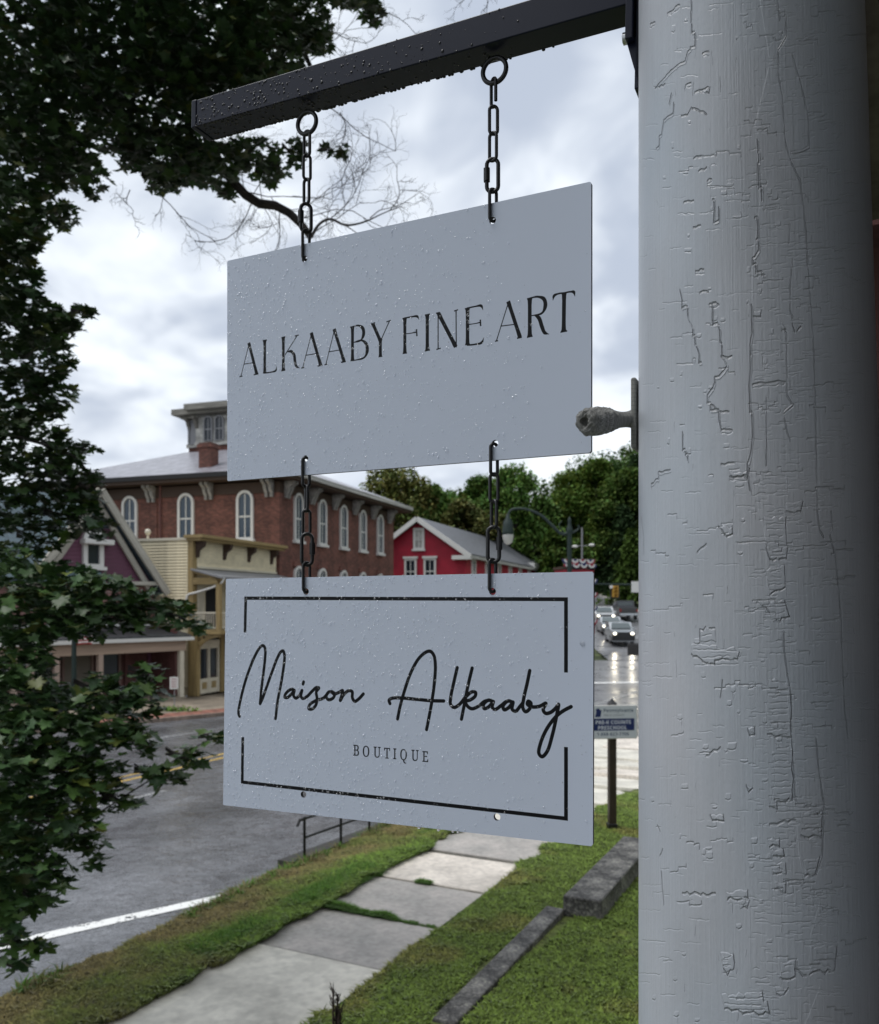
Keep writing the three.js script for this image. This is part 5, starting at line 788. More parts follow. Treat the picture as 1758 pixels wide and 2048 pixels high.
const art = signboard(S1, 'gallery_sign', 'upper hanging white sign reading ALKAABY FINE ART, beaded with rain', [[609, 518], [985, 441], [611, 917], [990, 887]], (g, to, K) => {
  g.fillStyle = ink;
  const z = (x, y) => to(440 + x / 2.313, 520 + y / 2.313), S = 0.0042 * K, T = 0.0011 * K;   // thick and thin strokes
  const st = (x0, y0, x1, y1, w = S, f = 1.55) => flared(g, z(x0, y0), z(x1, y1), w, f), c = (pts, ws) => brushed(g, pts.map(([x, y]) => z(x, y)), ws);
  const A = (ax, ay, lx, ly, rx, ry, c0, c1) => { st(ax + 1, ay + 6, lx + 4, ly - 2, T, 1.2); st(lx - 3, ly + 1, lx + 11, ly - 2, T * 1.3, 1); st(ax, ay, rx - 6, ry, S * 1.02, 1.1); st(rx - 20, ry + 4, rx + 2, ry - 1, T * 1.5, 1); st(...c0, ...c1, T, 1); };
  A(133, 383, 93, 539, 176, 527, [110, 482], [158, 474]);
  st(207, 372, 207, 524); st(198, 373, 217, 370, T * 1.4, 1); c([[204, 523], [235, 519], [258, 511], [262, 492]], [T * 1.6, T * 1.6, T * 2.4, T * 0.4]);
  st(293, 357, 293, 511); st(285, 359, 302, 355, T * 1.4, 1); st(283, 513, 302, 509, T * 1.4, 1); st(356, 351, 300, 440, T * 1.15, 1); st(346, 352, 364, 347, T * 1.3, 1); c([[311, 424], [330, 423], [343, 440], [347, 470], [354, 492], [368, 500]], [S * 0.4, S * 0.9, S, S, S * 0.8, S * 0.15]);
  A(422, 336, 379, 499, 472, 487, [395, 441], [451, 432]); A(528, 319, 486, 484, 580, 470, [502, 425], [556, 416]);
  st(613, 308, 613, 467); st(602, 311, 622, 306, T * 1.3, 1); c([[613, 308], [640, 303], [660, 315], [664, 345], [650, 372], [615, 382]], [T * 1.3, T * 2, S, S * 1.05, S * 0.5, T]); c([[615, 382], [655, 372], [676, 388], [681, 420], [668, 450], [613, 466]], [T, T * 2, S, S * 1.1, S * 0.6, T * 1.2]);
  st(706, 292, 742, 375, S, 1.05); st(698, 296, 718, 290, T * 1.3, 1); st(784, 282, 744, 372, T * 1.15, 1); st(770, 286, 790, 279, T * 1.3, 1); st(742, 368, 742, 449, S, 1.5);
  st(855, 268, 855, 434); st(844, 271, 866, 266, T * 1.3, 1); c([[852, 269], [885, 263], [912, 261], [921, 276]], [T * 1.6, T * 1.6, T * 2.6, T * 0.4]); c([[856, 342], [885, 338], [910, 333]], [T, T, T * 1.6]); st(909, 320, 911, 352, T * 1.6, 1);
  st(959, 252, 959, 418, S * 1.05); st(948, 255, 971, 250, T * 1.3, 1); st(947, 421, 971, 416, T * 1.3, 1);
  st(1009, 244, 1009, 411, T * 1.2, 1.2); st(1001, 414, 1021, 408, T * 1.3, 1); st(1010, 246, 1091, 402, S * 1.1, 1.05); st(1000, 247, 1016, 243, T * 1.6, 1); st(1092, 232, 1093, 404, T * 1.2, 1.2); st(1083, 236, 1101, 230, T * 1.3, 1);
  st(1145, 222, 1145, 393, S * 1.05); st(1133, 226, 1156, 220, T * 1.3, 1); c([[1142, 223], [1180, 215], [1208, 212], [1217, 232]], [T * 1.6, T * 1.6, T * 2.8, T * 0.4]); c([[1146, 299], [1180, 294], [1206, 288]], [T, T, T * 1.4]); st(1204, 276, 1206, 305, T * 1.6, 1); c([[1142, 394], [1180, 390], [1210, 382], [1221, 358]], [T * 1.6, T * 1.8, T * 2.8, T * 0.4]);
  A(1333, 191, 1275, 375, 1394, 358, [1298, 306], [1366, 297]);
  st(1433, 176, 1433, 355, S * 1.08); st(1421, 180, 1445, 173, T * 1.3, 1); st(1420, 358, 1446, 352, T * 1.3, 1); c([[1433, 176], [1470, 170], [1498, 180], [1505, 212], [1490, 245], [1440, 258]], [T * 1.3, T * 2.2, S, S * 1.1, S * 0.6, T]); c([[1458, 256], [1475, 268], [1490, 310], [1502, 336], [1522, 343]], [S * 0.5, S * 1.05, S * 1.05, S * 0.9, S * 0.15]);
  st(1592, 150, 1590, 331, S * 1.08); st(1575, 334, 1606, 328, T * 1.3, 1); c([[1540, 187], [1546, 165], [1565, 156], [1592, 152]], [T * 0.5, T * 3, T * 1.8, T * 1.6]); c([[1592, 152], [1620, 147], [1636, 148], [1642, 168]], [T * 1.6, T * 1.8, T * 3, T * 0.5]);
}, { n: 3500, f: (x, y) => clamp(1.15 - 1.15 * x + 0.35 * (fbm(x * 5, y * 4, 3, 0, 3) - 0.5) - 0.25 * sst(0.35, 0, y) * x) * (x > 0.86 ? 0.12 : 1) }, 101);
const shop = signboard(S2, 'boutique_sign', 'lower hanging white sign reading Maison Alkaaby Boutique, beaded with rain', [[612, 1183], [985, 1183], [607, 1589], [994, 1634]], (g, to, K) => {
  g.strokeStyle = ink; g.fillStyle = ink; g.lineCap = 'butt'; g.lineJoin = 'miter';
  const pl = (l, w) => { g.lineWidth = w * K; g.beginPath(); l.map(([x, y]) => to(x, y)).forEach(([x, y], i) => (i ? g.lineTo(x, y) : g.moveTo(x, y))); g.stroke(); };
  pl([[490, 1265], [491.5, 1196.3], [1132, 1198.5], [1132, 1345]], 0.0044); pl([[485.5, 1474], [484.5, 1564], [1132, 1637], [1132, 1494]], 0.0044);
  g.lineCap = 'round'; g.lineJoin = 'round';
  const scr = (l, f, w = 0.0042) => { const q = catmull(l.map(f), 10); g.lineWidth = w * K; g.beginPath(); q.map(([x, y]) => to(x, y)).forEach(([x, y], i) => (i ? g.lineTo(x, y) : g.moveTo(x, y))); g.stroke(); };
  const a = ([x, y]) => [420 + x / 3.793, 1120 + y / 3.793], b = ([x, y]) => [760 + x / 3.413, 1120 + y / 3.413];
  scr([[224, 1186], [216, 1160], [230, 1070], [265, 930], [310, 800], [350, 710], [385, 656], [404, 650], [418, 672], [418, 740], [405, 860], [390, 980], [380, 1090]], a); scr([[380, 1090], [395, 1060], [420, 990], [470, 850], [510, 745], [538, 696], [554, 690], [565, 720], [560, 800], [540, 930], [515, 1060], [497, 1203]], a);
  scr([[640, 990], [622, 980], [598, 990], [572, 1018], [567, 1040], [586, 1044], [618, 1016], [640, 988], [634, 1028], [652, 1048], [682, 1022], [698, 989], [690, 1032], [703, 1050], [735, 1036], [775, 995], [808, 967], [826, 970], [806, 1000], [812, 1050], [803, 1100], [774, 1130], [749, 1128], [756, 1098], [800, 1068], [862, 1046], [895, 1008]], a); scr([[706, 941], [710, 924]], a);
  scr([[925, 1000], [900, 1002], [882, 1036], [900, 1060], [936, 1044], [944, 1012], [922, 998], [940, 1016], [980, 1003], [1006, 990], [988, 1066], [1014, 1022], [1050, 992], [1078, 998], [1080, 1044], [1098, 1072], [1130, 1052], [1163, 1016]], a);
  scr([[120, 1085], [135, 1010], [165, 900], [210, 770], [268, 668], [320, 626], [345, 624], [368, 652], [378, 720], [372, 830], [355, 960], [335, 1070], [318, 1157]], b); scr([[68, 980], [62, 956], [85, 943], [150, 942], [260, 952], [350, 960], [435, 962]], b);
  scr([[527, 735], [505, 830], [484, 930], [482, 985], [505, 1006], [540, 988], [585, 935], [628, 900], [652, 904], [650, 928], [618, 954], [584, 966], [600, 1000], [628, 1015], [672, 998], [712, 966], [742, 957]], b); scr([[629, 738], [600, 860], [575, 990], [556, 1086]], b);
  scr([[772, 966], [740, 957], [706, 988], [712, 1014], [742, 1002], [774, 966], [766, 1004], [784, 1020], [826, 994], [862, 966], [880, 962]], b); scr([[906, 970], [874, 962], [840, 998], [848, 1022], [880, 1006], [908, 970], [902, 1018], [925, 1032], [955, 1000], [975, 975]], b);
  scr([[1022, 755], [1005, 840], [982, 940], [975, 1008], [994, 1035], [1022, 1014], [1030, 976], [1012, 964], [1006, 984], [1040, 1002], [1090, 998], [1132, 978], [1114, 1020], [1130, 1046], [1164, 1040], [1200, 1010], [1218, 985], [1204, 1070], [1175, 1200], [1140, 1308], [1106, 1342], [1085, 1320], [1096, 1250], [1140, 1150], [1200, 1070], [1250, 1030], [1304, 1001]], b);
  // BOUTIQUE
  const L = 'BOUTIQUE', x0 = 707, x1 = 857; const cx = [712.5, 732, 754, 774, 789.5, 807, 830, 850.5];
  [...L].forEach((ch, i) => { const k = (cx[i] - x0) / (x1 - x0), base = 1511 + 12.8 * k, top = base - 21, p = to(cx[i], base), q = to(cx[i], top), h = Math.hypot(q[0] - p[0], q[1] - p[1]), s = h / 0.714; g.save(); g.translate(p[0], p[1]); g.transform(0.78, 0, 0, 1, 0, 0); g.font = `${s}px serif`; g.textAlign = 'center'; g.fillText(ch, 0, 0); g.lineWidth = s * 0.022; g.strokeText(ch, 0, 0); g.restore(); });
}, { n: 4600, f: (x, y) => clamp(1.25 - 1.05 * x + 0.4 * (fbm(x * 5, y * 4, 3, 0, 8) - 0.5)) * (x > 0.9 ? 0.15 : 1) }, 102);
{ // hanging drops along the lower edges
  const r = rng(33); const add = (S, t, px, py, s) => { const [x, y] = S.hit(px, py), m = mesh('hanging_drop', new THREE.SphereGeometry(s, 14, 10).scale(1.2, 1, 0.8), M.waterSolid, t); m.position.set(x, y, -0.0015); };
  add(S2, shop.t, 837, 1654, 0.0026); add(S2, shop.t, 876, 1659, 0.0024); add(S2, shop.t, 905, 1662, 0.0022); add(S2, shop.t, 915, 1663, 0.0022); add(S2, shop.t, 968, 1640, 0.002); add(S1, art.t, 826, 937, 0.0018); add(S2, shop.t, 1165, 1287, 0.0034);
}

// ---------------------------------------------------------------- iron bracket with rings
const along1 = (px, py) => { const [x, y] = S1.hit(px, py, -0.0015); return S1.world(x, y, -0.0015); };
{
  const n = S1.n, hb = 0.0185, pt = (px, py) => { const [x, y] = S1.hit(px, py, hb); return S1.world(x, y, hb); };       // on the front face of the bar
  const A = pt(386, 254.6), B = pt(1260, 6.2), t = thing('sign_bracket', 'black square iron arm bolted to the column, wet, with two hanging rings', 'bracket', B.clone().addScaledVector(n, -hb)), o = t.position;
  const loc = (p) => p.clone().sub(o), a = loc(A.clone().addScaledVector(n, -hb)).add(V(0, hb, 0)), b = loc(B.clone().addScaledVector(n, -hb)).add(V(0, hb, 0)), d = b.clone().sub(a).normalize(), L = b.distanceTo(a), upv = n.clone().cross(d).normalize(), Bm = new THREE.Matrix4().makeBasis(d, upv, n);
  mesh('arm', new RoundedBoxGeometry(L - 0.006, 0.037, 0.037, 3, 0.0016).translate(-L / 2 + 0.003, 0, 0).applyMatrix4(Bm).translate(b.x, b.y, b.z), M.blackPaint, t);
  mesh('end_cap', [new RoundedBoxGeometry(0.009, 0.0385, 0.0385, 3, 0.002).translate(-L + 0.0015, 0, 0), new RoundedBoxGeometry(0.003, 0.031, 0.031, 2, 0.001).translate(-L + 0.0075, 0, 0)].map((g) => g.applyMatrix4(Bm).translate(b.x, b.y, b.z)), M.blackPaint, t);
  const pl = mesh('plate', [new RoundedBoxGeometry(0.008, 0.3, 0.05, 3, 0.001).translate(0.001, 0.09, 0).applyMatrix4(Bm).translate(b.x, b.y, b.z)], M.blackPaint, t);
  mesh('gusset', prism([[-0.004, -0.055], [0.006, -0.055], [0.0105, -0.055], [0.0105, -0.105], [0.004, -0.083]], 0.03).translate(0, 0, -0.015).applyMatrix4(Bm).translate(b.x, b.y, b.z), M.blackPaint, t);
  mesh('backing', new RoundedBoxGeometry(0.006, 0.34, 0.03, 2, 0.001).translate(0.009, 0.06, 0).applyMatrix4(Bm).translate(b.x, b.y, b.z), M.blackPaint, t);
  mesh('bolt', [new THREE.CylinderGeometry(0.0062, 0.0062, 0.006, 6).rotateZ(Math.PI / 2).translate(-0.007, -0.046, 0.004), new THREE.CylinderGeometry(0.0085, 0.0085, 0.0015, 16).rotateZ(Math.PI / 2).translate(-0.0035, -0.046, 0.004)].map((g) => g.applyMatrix4(Bm).translate(b.x, b.y, b.z)), M.zinc, t);
  for (const [px, py, rad] of [[614, 246, 0.0145], [989, 141, 0.0148]]) { const p = loc(along1(px, py)); mesh('ring', new THREE.TorusGeometry(rad, 0.0028, 12, 40).applyMatrix4(new THREE.Matrix4().makeBasis(d, V(0, 1, 0), n)).translate(p.x, p.y, p.z), M.iron, t); }
  const r = rng(55), im = new THREE.InstancedMesh(domeGeo, phy({ color: C(0.008, 0.008, 0.011), roughness: 0.03, specularIntensity: 0.7 }), 1500), q = new THREE.Object3D(); let k = 0;
  const put = (x, y, z, s, nrm) => { q.position.copy(V(x, y, z).applyMatrix4(Bm).add(b)); q.quaternion.setFromUnitVectors(V(0, 0, 1), nrm); q.scale.set(s * rr(0.85, 1.2, r), s * rr(0.85, 1.2, r), s * 0.6); q.updateMatrix(); im.setMatrixAt(k++, q.matrix); };
  for (let i = 0; i < 620; i++) { const x = -L * Math.pow(r(), 0.62); if (r() > clamp(-x / L * 1.5 - 0.25)) continue; put(x, rr(-0.018, 0.018, r), 0.0185, 0.0005 + 0.0015 * Math.pow(r(), 3), n); }
  const dn = upv.clone().negate();
  for (let i = 0; i < 620; i++) { const x = -L * Math.pow(r(), 0.6), e = r() < 0.5 ? -0.0183 : r() < 0.3 ? 0.018 : rr(-0.018, 0.018, r); if (r() > clamp(-x / L * 1.7 - 0.2)) continue; put(x, -0.0182, e, 0.0012 + 0.0014 * Math.pow(r(), 1.6), dn); }
  im.count = k; im.name = 'water_drops'; im.userData.kind = 'stuff'; t.add(im);
}
// chains: links seen face-on and edge-on by turns, one threaded quick link each
class Stadium extends THREE.Curve { constructor(h, r, cut = 1) { super(); this.h = h; this.r = r; this.cut = cut; } getPoint(t) { const { h, r } = this, per = 2 * h + 2 * Math.PI * r; let s = (t * this.cut % 1.0000001) * per; if (s < h) return V(r, -h / 2 + s, 0); s -= h; if (s < Math.PI * r) return V(r * Math.cos(s / r), h / 2 + r * Math.sin(s / r), 0); s -= Math.PI * r; if (s < h) return V(-r, h / 2 - s, 0); s -= h; return V(-r * Math.cos(s / r), -h / 2 - r * Math.sin(s / r), 0); } }
function chain(label, S, links, group) {
  const top = links[0], p0 = (() => { const [x, y] = S(top[0], top[1]).hit(top[0], top[1], -0.0015); return S(top[0], top[1]).world(x, y, -0.0015); })();
  const t = thing('hanging_chain', label, 'chain', p0, 0, group);
  for (const [px, y0, y1, kind, yaw, cut] of links) {
    const s = S(px, (y0 + y1) / 2), c0 = s.hit(px, y0, -0.0015), c1 = s.hit(px, y1, -0.0015), A = s.world(...c0, -0.0015), B = s.world(...c1, -0.0015), len = A.distanceTo(B), quick = kind === 'q', wr = quick ? 0.0024 : 0.00205, wid = quick ? 0.0092 : 0.0068, rad = wid - wr;
    const g = new THREE.TubeGeometry(new Stadium(Math.max(0.004, len - 2 * wid), rad, cut || 1), 48, wr, 8, !cut);
    const m = mesh(quick ? 'quick_link' : 'link', g, M.iron, t); m.position.copy(A.clone().add(B).multiplyScalar(0.5).sub(p0));
    const dir = s.e1.clone().multiplyScalar(Math.cos(yaw)).addScaledVector(s.n, Math.sin(yaw)), u = B.clone().sub(A).normalize().negate(); dir.addScaledVector(u, -dir.dot(u)).normalize();
    m.quaternion.setFromRotationMatrix(new THREE.Matrix4().makeBasis(dir, u, dir.clone().cross(u).normalize()));
    if (quick) mesh('nut', new THREE.CylinderGeometry(0.0042, 0.0042, 0.0155, 6).translate(kind === 'q' && cut === undefined ? (m.userData.side = links.nut || -1) * rad : 0, 0.001, 0), M.iron, m);
    delete m.userData.side;
  }
  return t;
}
const one = () => S1, mid = (px, py) => (py < 1050 ? S1 : S2), CG2 = 'black chains that carry the two signs';
const up1 = [[614, 259, 316, 'l', 0.1], [614, 307, 363, 'l', -0.9], [613, 355, 411, 'l', 0.2], [612, 404, 468, 'q', -0.75], [612, 457, 523, 'l', 2.2]]; up1.nut = -1;
const up2 = [[987, 154, 217, 'l', 0.6, 0.93], [987, 209, 272, 'l', -0.5], [986, 262, 325, 'l', 0.15], [985, 314, 388, 'q', -0.3], [986, 375, 446, 'l', 2.2]]; up2.nut = -1;
const lo1 = [[612, 912, 977, 'l', 2.25], [613, 968, 1026, 'l', 0.7], [613, 1017, 1072, 'l', -0.5], [614, 1064, 1134, 'q', -0.6], [613, 1122, 1187, 'l', 2.15]]; lo1.nut = 1;
const lo2 = [[988, 884, 954, 'l', 2.2], [988, 944, 1008, 'l', -0.3], [988, 998, 1059, 'l', 0.5], [987, 1050, 1128, 'q', -0.35], [985, 1115, 1187, 'l', 2.15]]; lo2.nut = 1;
chain('black chain from the arm to the left top hole of the upper sign', one, up1, CG2);
chain('black chain from the arm to the right top hole of the upper sign', one, up2, CG2);
chain('black chain linking the two signs on their left side', mid, lo1, CG2);
chain('black chain linking the two signs on their right side', mid, lo2, CG2);
{ // old painted peg on a flange
  const b = at(1267, 838, 0.934), tip = at(1172, 843, 0.885), t = thing('painted_peg', 'lumpy old grey painted iron peg on a flange, sticking out from the column', 'peg', b);
  const d = tip.clone().sub(b), L = d.length(); d.normalize(); const q = new THREE.Quaternion().setFromUnitVectors(V(0, 1, 0), d);
  const prof = [[0.0095, -0.003], [0.0098, 0.002], [0.0088, 0.008], [0.0083, 0.016], [0.0092, 0.028], [0.0118, 0.04], [0.0136, 0.05], [0.0139, L - 0.004], [0.0125, L + 0.001], [0.0085, L + 0.003], [0.005, L + 0.0022], [0.004, L - 0.003], [0, L - 0.004]];
  const g = new THREE.LatheGeometry(new THREE.SplineCurve(prof.map(([x, y]) => new THREE.Vector2(x, y))).getPoints(70).map((p) => new THREE.Vector2(Math.max(0, p.x), p.y)), 48), P = g.attributes.position;
  for (let i = 0; i < P.count; i++) { const x = P.getX(i), y = P.getY(i), z = P.getZ(i), r = Math.hypot(x, z); if (r < 1e-5) continue; const rough = sst(0.028, 0.045, y), k = 1 + (fbm(Math.atan2(z, x) * 3 + 20, y * 260, 4, 0, 61) - 0.5) * (0.1 + 0.22 * rough) + (fbm(x * 700 + 50, y * 700 + z * 500, 2, 0, 62) - 0.5) * 0.16 * rough; P.setXYZ(i, x * k, y + rough * (fbm(x * 500 + 9, z * 500 + 9, 3, 0, 63) - 0.5) * 0.004, z * k); }
  g.computeVertexNormals(); g.applyQuaternion(q);
  const pegM = std({ map: mottled(0.26, 0.26, 0.25, 0.7, 0.05, 82), roughness: 0.6, bumpMap: rep(noiseTex, 30), bumpScale: 0.0012 });
  mesh('peg', g, pegM, t);
  const ax = S1.e1.clone().setY(0).normalize(), fl = new RoundedBoxGeometry(0.006, 0.077, 0.03, 4, 0.0025), f = mesh('flange', fl.applyMatrix4(new THREE.Matrix4().makeBasis(ax, V(0, 1, 0), ax.clone().cross(V(0, 1, 0)))), std({ map: mottled(0.3, 0.3, 0.28, 0.4, 0.06, 83), roughness: 0.6, bumpMap: rep(noiseTex, 24), bumpScale: 0.001 }), t); f.position.set(0.003, 0.004, 0.0);
}

// ---------------------------------------------------------------- the maple that leans in from the left
{
  const half = [[0, 0], [0.16, -0.05], [0.4, -0.1], [0.31, 0.06], [0.46, 0.13], [0.27, 0.19], [0.4, 0.27], [0.62, 0.43], [0.43, 0.45], [0.38, 0.53], [0.17, 0.45], [0.23, 0.6], [0.13, 0.7], [0, 1]];
  const pts = [...half, ...half.slice(1, -1).reverse().map(([x, y]) => [-x, y])];
  const leafGeo = (fold, droop) => { const g = new THREE.ShapeGeometry(shapeOf(pts)), p = g.attributes.position; for (let i = 0; i < p.count; i++) { const x = p.getX(i), y = p.getY(i); p.setZ(i, -fold * Math.abs(x) - droop * y * y + 0.05 * Math.sin(x * 9 + y * 5)); } g.computeVertexNormals(); return g; };
  const geos = [leafGeo(0.22, 0.22), leafGeo(0.35, 0.12), leafGeo(0.12, 0.35)], r = rng(303);
  const t = thing('maple_tree', 'large dark maple leaning in from the left with wet leaves and a bare dead limb', 'tree', at(-330, 1960, 7).setY(-0.3)), o = t.position;
  const A = (px, py, D) => at(px, py, D).sub(o);
  const M_leaf = phy({ color: C(1.5, 1.5, 1.15), roughness: 0.42, transmission: 0.3, specularIntensity: 0.4 });
  mesh('trunk', [taper([V(0, -0.4, 0), A(-320, 1500, 7), A(-300, 900, 7), A(-240, 300, 7.1), A(-200, -300, 7.2), A(-160, -900, 7.2)], [0.34, 0.25, 0.22, 0.2, 0.17, 0.1], 14)], M.bark, t);
  mesh('limb', [taper([A(-240, 300, 7.1), A(-60, 0, 7), A(150, -90, 6.9), A(310, -20, 6.9), A(362, 110, 6.8), A(398, 215, 6.8), A(432, 315, 6.8), A(474, 372, 6.8), A(512, 405, 6.8), A(560, 414, 6.8), A(602, 448, 6.8), A(622, 474, 6.8)], [0.15, 0.12, 0.095, 0.08, 0.062, 0.055, 0.05, 0.038, 0.03], 10)], M.bark, t);
  mesh('limb', [taper([A(-200, -300, 7.2), A(150, -330, 7), A(420, -240, 6.9), A(540, -90, 6.9), A(578, 10, 6.9), A(598, 80, 6.9), A(622, 136, 6.9)], [0.12, 0.09, 0.06, 0.035, 0.018], 8), taper([A(150, -330, 7), A(500, -330, 6.9), A(700, -110, 6.9), A(742, -10, 6.9), A(760, 30, 6.9)], [0.06, 0.04, 0.02, 0.006], 6)], M.bark, t);
  mesh('limb', [taper([A(-320, 1500, 7), A(-150, 1300, 6.4), A(30, 1240, 6), A(180, 1235, 5.8), A(300, 1215, 5.7), A(372, 1240, 5.6)], [0.09, 0.06, 0.035, 0.018, 0.005], 8), taper([A(-310, 1300, 7), A(-120, 1500, 6), A(60, 1640, 5.4), A(150, 1660, 5.2), A(220, 1610, 5.2), A(300, 1560, 5.2), A(360, 1510, 5.2), A(420, 1480, 5.2)], [0.08, 0.05, 0.03, 0.014, 0.008, 0.005, 0.003], 8), taper([A(-300, 900, 7), A(-120, 850, 6.5), A(60, 880, 6.3), A(170, 930, 6.2), A(196, 1000, 6.2)], [0.08, 0.05, 0.03, 0.012, 0.005], 8), taper([A(-280, 700, 7), A(-100, 600, 6.6), A(60, 660, 6.4), A(140, 630, 6.4), A(190, 622, 6.4)], [0.07, 0.04, 0.02, 0.007, 0.003], 8), taper([A(-320, 1700, 7), A(-120, 1780, 5.6), A(20, 1900, 5.1), A(70, 1890, 5.1)], [0.06, 0.03, 0.01, 0.003], 7)], M.bark, t);
  // dead twigs round the bare limb
  const tw = [], grow = (p, d, len, rad, n) => {
    const k = 4, q = [p.clone()]; let c = p.clone(), e = d.clone();
    for (let i = 0; i < k; i++) { e.add(V(rr(-0.55, 0.55, r), rr(-0.5, 0.5, r), rr(-0.4, 0.4, r))).normalize(); c = c.clone().addScaledVector(e, len / k); q.push(c); if (n > 0 && r() < 0.85) grow(c, e.clone().add(V(rr(-1, 1, r), rr(-0.7, 0.8, r), rr(-0.7, 0.7, r))).normalize(), len * rr(0.36, 0.62, r), rad * 0.62, n - 1); }
    tw.push(taper(q, [rad, rad * 0.5], 4, 5));
  };
  const TW = (px, py, dx, dy, L, n = 4, rad = 0.0045, D = 6.9) => grow(A(px, py, D), V(dx, -dy, rr(-0.3, 0.3, r)).normalize(), L * 1.3, rad, n);
  for (let i = 0; i < 5; i++) TW(470 + i * 18, 365 + i * 12, rr(-1, 1, r), rr(-1, 1, r), rr(0.35, 0.6, r), 4, 0.0036); TW(500, 385, 1, -0.1, 0.55); TW(540, 410, 1, 0.05, 0.6); TW(505, 400, -0.3, 0.6, 0.5); TW(590, 440, 0.9, -0.6, 0.7); TW(620, 470, 1, -0.3, 0.5); TW(560, 418, -0.5, 1, 0.45, 3); TW(600, 450, 0.1, 1, 0.3, 3); TW(460, 350, 0.9, -0.5, 0.4, 3);
  tw.push(taper([A(622, 474, 6.8), A(640, 447, 6.8), A(660, 438, 6.8), A(690, 450, 6.8), A(725, 445, 6.8), A(770, 425, 6.8), A(805, 412, 6.8)], [0.013, 0.01, 0.008, 0.005, 0.003], 6)); TW(690, 450, 0.8, 0.6, 0.35, 3); TW(740, 436, 0.6, -1, 0.4, 4); TW(780, 420, 0.5, -1, 0.3, 3); TW(660, 438, 0.5, -1, 0.45, 4);
  TW(660, 215, 0.7, 0.5, 0.5, 3); TW(680, 225, 0.2, 1, 0.4, 3); TW(300, 370, 0.4, 0.8, 0.4, 3); TW(260, 380, -0.5, 0.5, 0.25, 3); TW(365, 372, 1, 0.6, 0.3, 2); TW(590, 90, 1, 0.4, 0.45, 4); TW(622, 120, 1, -0.6, 0.3, 3); TW(762, 20, 0.6, 1, 0.3, 3, 0.004); TW(640, 60, 1, 0.1, 0.35, 3); TW(940, -30, 0.2, 1, 0.2, 3, 0.004); TW(975, -35, 0.5, 1, 0.18, 2, 0.004);
  mesh('dead_twigs', tw, M.twig, t, {});
